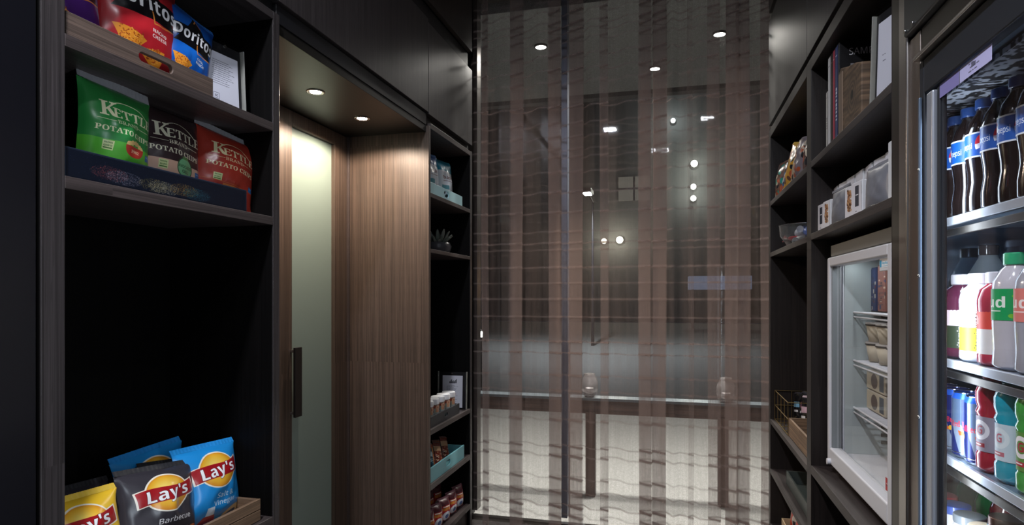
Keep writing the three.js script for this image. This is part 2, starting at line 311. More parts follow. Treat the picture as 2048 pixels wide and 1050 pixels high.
{ // long table on the terrace
  const t = thing('terrace_table', 'long brown wooden table outside behind the curtain', 'table', [-0.4, 0, -4.6]);
  wp(t, 'tabletop', B(-2.2, 1.2, 0.688, 0.708, -4.67, -4.54, 'x'), std({ color: lin(0.10, 0.12, 0.135), roughness: 0.3 }), 'glossy table top');
  wp(t, 'apron', B(-2.15, 1.15, 0.585, 0.688, -4.62, -4.59, 'x'), M.tableWood);
  for (const x of [-1.58, -0.60, 0.325, 1.08]) wp(t, 'leg', B(x - 0.035, x + 0.035, -0.02, 0.60, -4.64, -4.57), M.tableWood);
  for (const [x, l] of [[-0.61, 'round glass candle jar on the terrace table, left one'], [0.345, 'round glass candle jar on the terrace table, right one']]) {
    const j = thing('candle_jar', l, 'jar', [x, 0.708, -4.605]);
    lp(j, 'glass_body', lathe([[0.03, 0], [0.055, 0.02], [0.065, 0.06], [0.06, 0.12], [0.04, 0.16], [0.042, 0.17], [0.037, 0.17], [0.035, 0.16], [0.055, 0.12], [0.06, 0.06], [0.05, 0.025], [0, 0.012]]), phy({ color: lin(0.75, 0.72, 0.72), roughness: 0.05, transmission: 0.85, thickness: 0.01 }));
    lp(j, 'candle', cyl(0.03, 0.03, 0.05, 20, 0.014), M.white);
  }
}
function lampPost(x, z, h, k, c, label) {
  const t = thing('street_lamp', label, 'street lamp', [x, -0.06, z]);
  lp(t, 'post', [cyl(0.05, 0.03, h, 12)], M.black);
  lp(t, 'arm', rod([0, h - 0.05, 0], [0, h + 0.1, 1.2], 0.025), M.black);
  lp(t, 'lamp_head', [B(-0.14, 0.14, h + 0.03, h + 0.15, 0.9, 1.5)], M.steelDark);
  lp(t, 'lamp_lens', B(-0.10, 0.10, h + 0.01, h + 0.035, 0.98, 1.42), glow(...c, 40));
  const p = new THREE.SpotLight(new THREE.Color(...c), k, 0, 1.35, 0.5, 2); p.position.set(x, h - 0.10, z + 1.2); p.target.position.set(x, 0, z + 1.2); p.castShadow = true; scene.add(p, p.target);
}
lampPost(-2.42, -19, 4.4, LIGHT.street, [0.92, 0.97, 1.0], 'tall street lamp with a bright white head across the road');
{ // building across the road
  const t = thing('building', 'dark flat-roofed building across the road at night', 'building', [-2, 0, -36]);
  wp(t, 'wall', B(-30, 26, -0.06, 14, -44, -37, 'x'), M.brick);
  wp(t, 'roof_edge', B(-30.2, 26.2, 14, 14.4, -44.2, -36.8, 'x'), M.concrete);
  const lit = glow(0.9, 0.85, 0.7, 0.10);
  for (const [x0, x1, y0, y1] of [[-3.2, -1.4, 7.0, 8.4]]) {
    const w = wp(t, 'window', B(x0, x1, y0, y1, -37.02, -36.95), lit);
    lp(w, 'glazing_bar', [B((x0 + x1) / 2 + 2 - 0.05, (x0 + x1) / 2 + 2 + 0.05, y0, y1, -0.95, -0.92), B(x0 + 2, x1 + 2, (y0 + y1) / 2 - 0.05, (y0 + y1) / 2 + 0.05, -0.95, -0.92)], M.steelDark);
  }
  const s = thing('shelter', 'pale blue flat shelter roof far across the road, its lighting put in as glow', 'shelter', [4, 0, -30]);
  wp(s, 'roof', B(0.6, 3.3, 1.75, 2.35, -31, -29.5, 'x'), std({ color: lin(0.5, 0.55, 0.7), roughness: 0.6, emissive: lin(0.35, 0.42, 0.62), emissiveIntensity: 0.22 }));  // roof is no lamp; its lit look is put in as emission
  for (const x of [0.8, 3.1]) wp(s, 'post', B(x - 0.06, x + 0.06, -0.06, 1.75, -30.3, -30.2), M.steelDark);
  
}
function farLamp(x, y, z, r, c, k, label) {
  const t = thing('wall_lamp', label, 'light', [x, y, z]);
  lp(t, 'bracket', B(-0.03, 0.03, -0.03, 0.03, -0.25, -r * 0.6), M.steelDark);
  lp(t, 'bulb', new THREE.SphereGeometry(r, 16, 12), glow(...c, k));
  const p = new THREE.PointLight(new THREE.Color(...c), k * 1.0, 0, 2); p.position.set(x, y, z + 0.8); p.castShadow = true; scene.add(p);
}
const FAR = -36.6;
farLamp(-4.0, 4.65, FAR, 0.16, [1, 0.93, 0.75], 6, 'left one of two warm lamps low on the far building');
farLamp(-3.1, 4.7, FAR, 0.20, [1, 0.93, 0.75], 10, 'right one of two warm lamps low on the far building');
farLamp(1.05, 8.9, FAR, 0.19, [0.95, 1, 0.9], 8, 'topmost of three stacked lamps on the far building');
farLamp(1.0, 7.6, FAR, 0.16, [0.95, 1, 0.9], 6, 'middle one of three stacked lamps on the far building');
farLamp(1.0, 6.95, FAR, 0.16, [0.95, 1, 0.9], 6, 'lowest of three stacked lamps on the far building');
farLamp(-0.1, 11.4, FAR, 0.13, [0.9, 1, 1], 8, 'small lamp highest on the far building wall');
farLamp(7.6, 2.2, FAR, 0.14, [1, 0.6, 0.3], 8, 'small orange lamp low on the far building');
{
  const t = thing('bollard_light', 'low white bollard light at the kerb left outside', 'light', [-3.05, -0.06, -9.6]);
  lp(t, 'post', cyl(0.05, 0.05, 0.85, 14), M.steelDark);
  lp(t, 'lamp_head', cyl(0.055, 0.055, 0.09, 16, 0.85), glow(0.95, 1, 0.95, 12));
  lp(t, 'cap', cyl(0.06, 0.03, 0.03, 16, 0.94), M.steelDark);
}

// ------------------------------------------------------------------ bags: two pillowed sheets between crimped seals
function pillow(w, h, d, seed, back) {
  const NX = 34, NY = 40, nzs = lattice(32, seed), pos = [], uv = [], idx = [];
  for (const side of [1, -1]) {
    const o = pos.length / 3;
    for (let j = 0; j <= NY; j++) for (let i = 0; i <= NX; i++) {
      const u = i / NX, v = j / NY, a = 2 * u - 1, b = 2 * v - 1;
      const prof = Math.pow(Math.max(0, 1 - a * a), 0.62) * Math.pow(Math.max(0, 1 - Math.pow(Math.abs(b), 2.6)), 0.75), edge = (1 - a * a) * (1 - b * b);
      const crease = 0.18 * (nzs(u * 5 + 3, v * 6) - 0.5) + 0.10 * (nzs(u * 11, v * 9 + 5) - 0.5) + 0.22 * (nzs(u * 9 + 8, v * 3 + 2) - 0.5) * Math.pow(Math.abs(b), 2);
      const z = side * (d / 2) * prof * (side < 0 ? back : 1) * (1 + 0.9 * crease) + side * 0.0006 + d * 0.18 * edge * (nzs(u * 4 + 20, v * 4) - 0.5) * side;
      const pinch = 1 - 0.075 * Math.pow(Math.max(0, 1 - b * b), 0.8) - 0.02 * (nzs(v * 6, 3) - 0.5) * Math.abs(a);
      pos.push(a * w / 2 * pinch, v * h + 0.012 * h * (1 - a * a) * 0 + 0.012 * h * (nzs(u * 3, 7) - 0.5) * Math.pow(v, 3), z);
      uv.push(side > 0 ? u : 0.985 + 0.012 * u, v);
    }
    for (let j = 0; j < NY; j++) for (let i = 0; i < NX; i++) { const p = o + j * (NX + 1) + i, q = p + 1, s = p + NX + 1, t = s + 1; side > 0 ? idx.push(p, q, t, p, t, s) : idx.push(p, t, q, p, s, t); }
  }
  const g = new THREE.BufferGeometry(); g.setAttribute('position', new THREE.Float32BufferAttribute(pos, 3)); g.setAttribute('uv', new THREE.Float32BufferAttribute(uv, 2)); g.setIndex(idx); g.computeVertexNormals(); return g;
}
function seal(w, h, y, seed, bend = 0) {                           // crimped strip with vertical ribs, a little wavy
  const N = 72, nzs = lattice(16, seed), pos = [], uv = [], idx = [];
  for (const side of [1, -1]) {
    const o = pos.length / 3;
    for (let j = 0; j <= 4; j++) for (let i = 0; i <= N; i++) { const u = i / N, v = j / 4; pos.push((u - 0.5) * w, y + v * h + 0.012 * h * Math.sin(i * Math.PI) + (v > 0.9 ? 0.0006 * (i % 2) : 0), side * 0.0009 + 0.0006 * Math.sin(i * 1.57) + v * h * bend + 0.006 * (nzs(u * 4, 2) - 0.5)); uv.push(u, v); }
    for (let j = 0; j < 4; j++) for (let i = 0; i < N; i++) { const p = o + j * (N + 1) + i, q = p + 1, s = p + N + 1, t = s + 1; side > 0 ? idx.push(p, q, t, p, t, s) : idx.push(p, t, q, p, s, t); }
  }
  const g = new THREE.BufferGeometry(); g.setAttribute('position', new THREE.Float32BufferAttribute(pos, 3)); g.setAttribute('uv', new THREE.Float32BufferAttribute(uv, 2)); g.setIndex(idx); g.computeVertexNormals(); return g;
}
// pos: middle of the bag's foot; lean tips the top backwards, roll tips it sideways
function bag(o) {
  const t = thing(o.name ?? 'chip_bag', o.label, o.cat ?? 'bag', o.pos, o.group, o.turn), sh = o.h * (o.sealH ?? 0.055);
  t.rotation.x = -(o.lean ?? 0); t.rotation.z = -(o.roll ?? 0);
  const shiny = o.gloss ?? 0.3;
  const sm = o.sealMat ?? std({ color: o.seal, roughness: shiny + 0.1 });
  lp(t, 'body', pillow(o.w, o.h - 2 * sh, o.d, o.seed, 0.9).translate(0, sh, 0), phy({ map: o.tex, roughness: shiny, clearcoat: 0.4, clearcoatRoughness: 0.22 }));
  lp(t, 'seal', seal(o.w * 0.99, sh, 0, o.seed + 1, 0.25), sm); lp(t, 'seal', seal(o.w * 0.99, sh * 1.05, o.h - sh * 1.02, o.seed + 2, o.bend ?? -0.5), sm);
  return t;
}
const QL = Math.PI / 2, QR = -Math.PI / 2;                         // fronts of things on the left wall look to +x, on the right wall to -x

// printed fronts
function kettleArt(top, low, cream, badge) {
  return art(512, 640, (x, w, h) => {
    x.fillStyle = top; x.fillRect(0, 0, w, h);
    if (low) { x.fillStyle = low; x.fillRect(0, h * 0.63, w, h); }
    x.scale(1, 0.82);
    x.strokeStyle = cream; x.lineWidth = 7; x.beginPath(); x.moveTo(160, 182); x.bezierCurveTo(240, 110, 350, 130, 420, 205); x.stroke();
    txt(x, 'K', 140, 228, 175, cream, { font: 'serif', sx: 0.85 }); txt(x, 'ETTLE', 322, 246, 112, cream, { font: 'serif', sx: 0.86 });
    x.fillStyle = cream; x.fillRect(70, 322, 110, 4); x.fillRect(345, 322, 110, 4);
    txt(x, 'BRAND', 262, 326, 46, cream, { font: 'serif', style: '' }); txt(x, 'POTATO CHIPS', 262, 402, 62, cream, { font: 'serif', sx: 0.86 });
    x.fillStyle = '#d9e3a4'; x.fillRect(112, 500, 62, 78); x.fillStyle = '#4a7a34'; txt(x, 'NON', 143, 518, 20, '#3f6f33'); txt(x, 'GMO', 143, 542, 20, '#3f6f33'); x.fillRect(118, 558, 50, 10);
    badge(x, w, h);
    x.fillStyle = '#2f6fb0'; x.fillRect(430, 520, 52, 56); x.fillStyle = '#7fb4de'; x.fillRect(438, 534, 36, 8);
  });
}
const kGreen = kettleArt('#2e8a42', '#58b83a', '#eee9c0', (x) => {
  x.fillStyle = '#e9c27c'; for (let i = 0; i < 13; i++) { x.beginPath(); x.ellipse(255 + i * 11, 490 - 22 * Math.sin(i * 0.26), 13, 22, i, 0, 7); x.fill(); }
  x.fillStyle = '#c0392f'; x.beginPath(); x.moveTo(240, 500); x.lineTo(404, 500); x.bezierCurveTo(400, 570, 360, 590, 322, 590); x.bezierCurveTo(280, 590, 245, 570, 240, 500); x.fill();
  txt(x, '1982', 322, 540, 34, '#f1d9ae', { font: 'serif' });
});
const kBlack = kettleArt('#3a2a2c', '#e0b49c', '#f1edd0', (x) => {
  x.fillStyle = '#7cc08a'; x.beginPath(); x.ellipse(318, 525, 74, 88, 0, 0, 7); x.fill(); x.strokeStyle = '#2d5a38'; x.lineWidth = 8; x.stroke();
  x.fillStyle = '#5e8f50'; x.fillRect(288, 425, 60, 26);
  txt(x, 'AVOCADO', 318, 515, 36, '#1f4a2b', { sx: 0.8 }); txt(x, 'OIL', 318, 558, 40, '#1f4a2b');
  txt(x, 'HIMALAYAN SALT', 250, 618, 30, '#3a2a2c', { font: 'serif' });
});
const kRed = kettleArt('#b23a2c', null, '#f1e6b4', (x) => { x.fillStyle = '#c96a34'; x.fillRect(0, 575, 512, 5); x.fillStyle = '#d27a3a'; x.fillRect(190, 590, 220, 26); });
function triArt(base, flavour) {
  return art(512, 640, (x, w, h) => {
    const g = x.createRadialGradient(256, 300, 40, 256, 320, 420); g.addColorStop(0, base[0]); g.addColorStop(1, base[1]); x.fillStyle = g; x.fillRect(0, 0, w, h);
    x.fillStyle = '#0d0c10'; x.beginPath(); x.moveTo(236, 40); x.lineTo(470, 320); x.lineTo(60, 330); x.closePath(); x.fill();
    x.lineWidth = 9; x.strokeStyle = '#e08a3c'; x.beginPath(); x.moveTo(300, 120); x.lineTo(250, 60); x.lineTo(220, 110); x.stroke();
    x.beginPath(); x.moveTo(470, 320); x.lineTo(290, 345); x.lineTo(275, 250); x.stroke();
    x.fillStyle = '#0d0c10'; x.fillRect(24, 168, 464, 104);
    txt(x, 'Doritos', 256, 222, 128, '#f2f2f4', { sx: 0.98, stroke: '#0b0b0d', lw: 8 });
    txt(x, flavour[0], 330, 388, 30, '#f0e6dd'); txt(x, flavour[1], 330, 422, 30, '#f0e6dd');
    const r = rng(4), chip = (cx, cy, s, a) => { x.save(); x.translate(cx, cy); x.rotate(a); x.fillStyle = '#d98a2a'; x.beginPath(); x.moveTo(-s, -s * 0.6); x.quadraticCurveTo(0, -s * 0.85, s, -s * 0.5); x.lineTo(s * 0.15, s); x.closePath(); x.fill(); for (let i = 0; i < 90; i++) { x.fillStyle = ['#b5541a', '#e8a648', '#8f3c12'][Math.floor(r() * 3)]; const u = (r() - 0.5) * 1.3 * s, v = (r() - 0.7) * s * 1.1; if (Math.abs(u) < s * 0.75 * (1 - Math.max(0, v) / s)) x.fillRect(u, v, 7, 6); } x.restore(); };
    chip(150, 505, 95, 0.15); chip(300, 560, 80, -0.3);
  });
}
const dRed = triArt(['#d02a34', '#7c1018'], ['NACHO', 'CHEESE']), dBlue = triArt(['#1767c4', '#063a86'], ['COOL', 'RANCH']), dPurple = triArt(['#5b2a84', '#2c1246'], ['', '']);
function laysArt(bg, name, ink, extra) {
  return art(512, 640, (x, w, h) => {
    x.fillStyle = bg; x.fillRect(0, 0, w, h);
    x.save(); x.translate(262, 190); x.rotate(-0.05);
    x.fillStyle = '#f7f0df'; x.beginPath(); x.arc(0, 8, 154, 0, 7); x.fill(); x.fillStyle = '#f7f0df'; x.beginPath(); x.moveTo(-205, -40); x.bezierCurveTo(-60, -84, 40, -20, 205, -74); x.lineTo(208, 58); x.bezierCurveTo(60, 100, -60, 54, -196, 94); x.closePath(); x.fill();
    const g = x.createRadialGradient(-30, -40, 20, 0, 8, 150); g.addColorStop(0, '#f9d96a'); g.addColorStop(0.7, '#f2b532'); g.addColorStop(1, '#e08a22'); x.fillStyle = g; x.beginPath(); x.arc(0, 8, 143, 0, 7); x.fill();
    x.fillStyle = '#a8161f'; x.beginPath(); x.moveTo(-194, -34); x.bezierCurveTo(-60, -76, 40, -10, 194, -62); x.lineTo(198, 48); x.bezierCurveTo(60, 92, -60, 44, -186, 84); x.closePath(); x.fill();
    txt(x, "Lay's", 0, 10, 128, '#fbfbfb', { rot: -0.06, skew: -0.12, sx: 0.98, stroke: '#4c0a10', lw: 6 });
    x.restore();
    let y = 418; for (const s of name) { txt(x, s, 300, y, 58, ink, { style: '' }); y += 62; }
    extra?.(x);
  });
}
const lYellow = laysArt('#f5c531', ['Classic'], '#a8161f'), lBlack = laysArt('#3a373d', ['Barbecue'], '#f4f4f4', (x) => {
  x.fillStyle = '#e8793a'; x.beginPath(); x.ellipse(430, 560, 70, 46, -0.5, 0, 7); x.fill(); x.fillStyle = '#8c1c18'; x.beginPath(); x.arc(250, 520, 30, 0, 7); x.fill(); x.fillStyle = '#dba37e'; x.fillRect(270, 505, 130, 26);
}), lBlue = laysArt('#2192dc', ['Salt &', 'Vinegar'], '#eaf6ff', (x) => {
  x.fillStyle = '#dfe9f2'; x.fillRect(150, 500, 62, 70); x.fillStyle = '#b3212c'; x.beginPath(); x.moveTo(140, 570); x.lineTo(222, 570); x.lineTo(262, 640); x.lineTo(100, 640); x.fill();
  x.fillStyle = '#edcf96'; x.beginPath(); x.ellipse(390, 590, 90, 42, -0.35, 0, 7); x.fill(); x.fillStyle = '#274b72'; x.beginPath(); x.ellipse(390, 604, 46, 20, -0.3, 0, 7); x.fill();
});
const metalSeal = std({ color: lin(0.62, 0.62, 0.66), roughness: 0.35, metalness: 0.5 });

// ------------------------------------------------------------------ trays: four boards and a base, the front with a hand hole
function tray(o) {                                                    // local: front at +z, width along x, foot at y = 0
  const t = thing(o.name, o.label, o.cat ?? 'tray', o.pos, o.group, o.turn), { w, h, d, k } = o;
  const board = (len, hole) => {
    const s = new THREE.Shape(); s.moveTo(-len / 2, 0); s.lineTo(len / 2, 0); s.lineTo(len / 2, h); s.lineTo(-len / 2, h); s.closePath();
    if (hole) { const [cx, cy, hw, hh] = hole, p = new THREE.Path(); p.moveTo(cx - hw + hh, cy - hh); p.lineTo(cx + hw - hh, cy - hh); p.absarc(cx + hw - hh, cy, hh, -Math.PI / 2, Math.PI / 2); p.lineTo(cx - hw + hh, cy + hh); p.absarc(cx - hw + hh, cy, hh, Math.PI / 2, Math.PI * 1.5); s.holes.push(p); }
    const g = new THREE.ExtrudeGeometry(s, { depth: k - 0.002, bevelEnabled: true, bevelSize: 0.001, bevelThickness: 0.001, bevelSegments: 1, curveSegments: 8 }); g.translate(0, 0, 0.001); return g;
  };
  if (o.planks) { // front of several planks
    const n = o.planks, ph = h / n; for (let i = 0; i < n; i++) for (const s of [1, -1]) lp(t, 'plank', B(-w / 2, w / 2, i * ph + 0.001, (i + 1) * ph - 0.001, s > 0 ? d / 2 - k : -d / 2, s > 0 ? d / 2 : -d / 2 + k, 'x'), o.mat);
  } else {
    lp(t, 'front_panel', uvm(board(w, o.hole).translate(0, 0, d / 2 - k), 'x'), o.mat); lp(t, 'back_panel', uvm(board(w, o.hole).translate(0, 0, -d / 2), 'x'), o.mat);
  }
  for (const s of [1, -1]) lp(t, 'side_panel', B(s > 0 ? w / 2 - k : -w / 2, s > 0 ? w / 2 : -w / 2 + k, 0.001, h - 0.001, -d / 2 + k, d / 2 - k, 'z'), o.mat);
  lp(t, 'base_panel', B(-w / 2 + k, w / 2 - k, 0.001, 0.006, -d / 2 + k, d / 2 - k, 'x'), o.mat);
  return t;
}
const trayWood = std({ color: lin(0.26, 0.20, 0.165), map: grainTex, roughness: 0.55 }), crateWood = std({ color: lin(0.46, 0.31, 0.19), map: grainTex, roughness: 0.6 });
const galaxy = art(1024, 128, (x, w, h) => {
  x.fillStyle = '#0b1322'; x.fillRect(0, 0, w, h); const r = rng(77);
  for (const [cx, cy, c] of [[190, 75, '150,70,70'], [260, 85, '150,140,150'], [420, 88, '150,130,70'], [470, 92, '190,180,150'], [590, 80, '190,140,60'], [670, 90, '40,110,120']]) for (let i = 0; i < 900; i++) { const a = r() * 6.28, q = Math.pow(r(), 0.6) * 60; x.fillStyle = `rgba(${c},${0.5 * r()})`; x.fillRect(cx + Math.cos(a) * q * 1.5, cy + Math.sin(a) * q * 0.6, 3, 3); }
  for (let i = 0; i < 260; i++) { x.fillStyle = `rgba(150,180,220,${r() * 0.5})`; x.fillRect(r() * w, r() * h, 2, 2); }
});

// top shelf of the chip unit
tray({ name: 'wooden_tray', label: 'grey-brown wooden tray with an oval hand hole on the top chip shelf', pos: [-1.36, 1.986, -1.222], turn: QL, w: 0.42, h: 0.050, d: 0.30, k: 0.012, hole: [0.02, 0.026, 0.052, 0.012], mat: trayWood });
bag({ label: 'purple bag of tortilla chips at the near end of the top shelf', pos: [-1.315, 1.996, -1.095], turn: QL - 0.12, w: 0.195, h: 0.26, d: 0.07, lean: 0.16, roll: 0.02, seed: 11, tex: dPurple, seal: lin(0.10, 0.03, 0.16) });
bag({ label: 'red bag of nacho tortilla chips in the wooden tray', pos: [-1.295, 1.996, -1.275], turn: QL - 0.10, w: 0.25, h: 0.29, d: 0.09, lean: 0.14, roll: 0.05, seed: 14, tex: dRed, seal: lin(0.4, 0.03, 0.04) });
bag({ label: 'blue bag of ranch tortilla chips next to the framed notice', pos: [-1.278, 1.998, -1.395], turn: QL - 0.06, w: 0.168, h: 0.245, d: 0.07, lean: 0.12, roll: 0.24, seed: 18, tex: dBlue, seal: lin(0.02, 0.12, 0.4) });

// acrylic sign holders with a printed sheet
function notice(name, label, pos, turn, w, h, draw, pw, ph, py, lean = 0.08) {
  const t = thing(name, label, 'sign', pos, undefined, turn); t.rotation.x = -lean;
  lp(t, 'backing', B(-w / 2 + 0.008, w / 2 - 0.008, 0.004, h - 0.004, -0.006, -0.002), M.black);
  lp(t, 'acrylic_cover', B(-w / 2, w / 2, 0, h, 0.000, 0.006), M.acrylic);
  const strip = phy({ color: lin(0.55, 0.55, 0.5), roughness: 0.15, transmission: 0.5, thickness: 0.004 });
  lp(t, 'edge_strip', B(w / 2 - 0.004, w / 2, 0, h, -0.010, 0.008), strip); lp(t, 'edge_strip', B(-w / 2, -w / 2 + 0.004, 0, h, -0.010, 0.008), strip);
  const g = new RoundedBoxGeometry(pw, ph, 0.0008, 1, 0.0002); const p = g.attributes.position, uv = new Float32Array(p.count * 2); for (let i = 0; i < p.count; i++) { uv[2 * i] = p.getX(i) / pw + 0.5; uv[2 * i + 1] = p.getY(i) / ph + 0.5; } g.setAttribute('uv', new THREE.BufferAttribute(uv, 2)); g.translate(0, py + ph / 2, -0.0012);
  lp(t, 'printed_sheet', g, std({ map: art(384, 512, draw), roughness: 0.8 }));
  lp(t, 'magnet', cyl(0.005, 0.005, 0.004, 16).rotateX(Math.PI / 2).translate(0, h - 0.012, 0.006), M.screw);
  return t;
}
function lines(x, x0, x1, y0, y1, n, seed) { const r = rng(seed); x.fillStyle = 'rgba(70,70,84,0.75)'; for (let i = 0; i < n; i++) { const y = y0 + (y1 - y0) * i / n; let p = x0 + r() * 20; while (p < x1 - 20 - r() * 90) { const l = 8 + r() * 30; x.fillRect(p, y, Math.min(l, x1 - p), 5); p += l + 7; } } }
notice('notice_frame', 'acrylic notice frame beside the blue chip bag on the top shelf', [-1.272, 1.986, -1.556], QL - 0.12, 0.150, 0.205, (x, w, h) => { x.fillStyle = '#dcdce8'; x.fillRect(0, 0, w, h); lines(x, 40, 350, 70, 300, 12, 3); x.strokeStyle = '#54546a'; x.lineWidth = 4; x.strokeRect(56, 370, 70, 70); txt(x, 'AC', 91, 396, 30, '#44445a'); x.fillStyle = '#54546a'; x.fillRect(66, 418, 50, 4); x.fillRect(66, 428, 50, 4); }, 0.110, 0.165, 0.006, 0.05);

// second chip shelf
{
  const t = tray({ name: 'display_box', label: 'low dark speckled display box holding the potato chip bags', cat: 'box', pos: [-1.355, 1.696, -1.29], turn: QL, w: 0.565, h: 0.062, d: 0.285, k: 0.008, mat: std({ color: lin(0.012, 0.020, 0.038), roughness: 0.4 }) });
  const g = new THREE.PlaneGeometry(0.555, 0.056); g.translate(0, 0.031, 0.1431); lp(t, 'printed_front', g, std({ map: galaxy, roughness: 0.35 }));
}
bag({ label: 'green bag of potato chips with a silvery top seal', pos: [-1.280, 1.704, -1.185], turn: QL - 0.04, w: 0.195, h: 0.258, d: 0.085, lean: 0.05, roll: 0.07, seed: 23, tex: kGreen, sealMat: metalSeal, sealH: 0.085, bend: -0.25 });
bag({ label: 'dark brown bag of potato chips between the green and red bags', pos: [-1.330, 1.704, -1.400], turn: QL - 0.10, w: 0.215, h: 0.268, d: 0.095, lean: 0.10, roll: 0.07, seed: 29, tex: kBlack, seal: lin(0.03, 0.02, 0.022) });
bag({ label: 'brick red bag of potato chips with a white top seal', pos: [-1.300, 1.704, -1.570], turn: QL - 0.22, w: 0.215, h: 0.25, d: 0.085, lean: 0.12, roll: 0.17, seed: 36, tex: kRed, sealMat: metalSeal, sealH: 0.065, bend: -0.2 });
bag({ label: 'red bag half hidden behind the brown potato chip bag', pos: [-1.42, 1.704, -1.485], turn: QL, w: 0.17, h: 0.20, d: 0.06, lean: 0.08, roll: 0.05, seed: 38, tex: kRed, sealMat: metalSeal });

// counter with the crate of chips
tray({ name: 'wooden_crate', label: 'low rustic plank crate of chips on the counter', cat: 'crate', pos: [-1.365, 0.771, -1.30], turn: QL, w: 0.68, h: 0.066, d: 0.30, k: 0.012, planks: 2, mat: crateWood });
bag({ label: 'yellow bag of potato chips at the near end of the crate', pos: [-1.290, 0.779, -1.115], turn: QL - 0.10, w: 0.225, h: 0.222, d: 0.10, lean: 0.22, roll: 0.02, seed: 41, tex: lYellow, seal: lin(0.75, 0.50, 0.05) });
bag({ label: 'yellow bag of chips behind the front yellow bag', pos: [-1.415, 0.779, -1.035], turn: QL, w: 0.18, h: 0.240, d: 0.05, lean: 0.15, roll: -0.02, seed: 43, tex: lYellow, seal: lin(0.75, 0.45, 0.03) });
bag({ label: 'charcoal bag of barbecue chips in the middle of the crate', pos: [-1.300, 0.779, -1.345], turn: QL - 0.08, w: 0.235, h: 0.226, d: 0.10, lean: 0.20, roll: 0.10, seed: 47, tex: lBlack, seal: lin(0.03, 0.03, 0.034) });
bag({ label: 'charcoal bag of chips hidden behind the yellow and charcoal bags', pos: [-1.42, 0.779, -1.215], turn: QL, w: 0.20, h: 0.205, d: 0.05, lean: 0.14, roll: 0.05, seed: 49, tex: lBlack, seal: lin(0.03, 0.03, 0.034) });
bag({ label: 'blue bag of salt and vinegar chips at the far end of the crate', pos: [-1.310, 0.779, -1.545], turn: QL - 0.10, w: 0.225, h: 0.238, d: 0.10, lean: 0.16, roll: 0.03, seed: 53, tex: lBlue, seal: lin(0.02, 0.28, 0.70) });
bag({ label: 'blue bag of chips standing behind the charcoal bag', pos: [-1.43, 0.779, -1.47], turn: QL - 0.05, w: 0.24, h: 0.242, d: 0.05, lean: 0.10, roll: -0.05, seed: 57, tex: lBlue, seal: lin(0.02, 0.25, 0.66) });
bag({ label: 'charcoal bag wedged between the charcoal and blue bags in front', pos: [-1.385, 0.779, -1.455], turn: QL - 0.1, w: 0.17, h: 0.205, d: 0.03, lean: 0.16, roll: 0.12, seed: 59, tex: lBlack, seal: lin(0.03, 0.03, 0.034) });

// ------------------------------------------------------------------ the far left shelves
const teal = std({ color: lin(0.16, 0.42, 0.47), roughness: 0.45 }), paleTeal = std({ color: lin(0.42, 0.68, 0.74), roughness: 0.4 });
tray({ name: 'snack_tray', label: 'pale blue tray with a square hand hole below the tall snack pouches', pos: [-1.29, 1.976, -3.235], turn: QL, w: 0.52, h: 0.06, d: 0.15, k: 0.008, hole: [0.0, 0.032, 0.040, 0.018], mat: paleTeal });
const skinny = (blue, word) => art(256, 512, (x, w, h) => {
  x.fillStyle = '#dfe4ec'; x.fillRect(0, 0, w, h); x.fillStyle = blue; x.beginPath(); x.moveTo(0, 0); x.lineTo(w, 0); x.lineTo(w, 130); x.bezierCurveTo(170, 170, 120, 90, 0, 120); x.fill();
  txt(x, word, 128, 205, 62, '#6a3a38'); x.fillStyle = '#7c5a58'; x.fillRect(60, 250, 140, 6); x.fillStyle = '#5c9aa6'; x.fillRect(40, 310, 90, 56); x.fillStyle = '#222830';
  for (const [cx, cy] of [[170, 390], [60, 410], [200, 440], [110, 450]]) { x.beginPath(); x.arc(cx, cy, 22, 0, 7); x.fill(); }
});
bag({ name: 'snack_pouch', label: 'tall pouch with a dark blue top in the pale blue tray', pos: [-1.28, 1.983, -3.175], turn: QL - 0.2, w: 0.135, h: 0.245, d: 0.06, lean: 0.06, seed: 61, tex: skinny('#174f8e', 'skin'), seal: lin(0.03, 0.10, 0.26) });
bag({ name: 'snack_pouch', label: 'tall pouch with a light turquoise top in the pale blue tray', pos: [-1.285, 1.983, -3.395], turn: QL - 0.2, w: 0.165, h: 0.25, d: 0.06, lean: 0.06, seed: 63, tex: skinny('#2295b4', 'bark'), seal: lin(0.02, 0.24, 0.36) });
{ // little succulent in a round pot
  const t = thing('potted_plant', 'small grey-green succulent in a dark round bowl', 'plant', [-1.345, 1.690, -3.43]);
  lp(t, 'pot', lathe([[0, 0], [0.045, 0], [0.075, 0.022], [0.082, 0.05], [0.072, 0.072], [0.066, 0.070], [0.074, 0.05], [0.068, 0.026], [0, 0.012]]), std({ color: lin(0.09, 0.09, 0.10), roughness: 0.3 }));
  lp(t, 'soil', cyl(0.068, 0.068, 0.006, 20, 0.056), M.dark);
  const leafMat = [lin(0.16, 0.19, 0.16), lin(0.22, 0.24, 0.21)].map((c) => std({ color: c, roughness: 0.55 })), r = rng(8);
  for (let i = 0; i < 34; i++) {
    const s = new THREE.SphereGeometry(1, 8, 6); const l = 0.030 + 0.022 * r(); s.scale(0.011, l, 0.006); s.translate(0, l, 0);
    const tilt = 0.25 + 0.95 * r(), az = i * 2.4; s.rotateX(tilt); s.rotateY(az); s.translate(0.028 * Math.sin(az), 0.062, 0.028 * Math.cos(az)); lp(t, 'leaf', s, leafMat[i % 2]);
  }
}
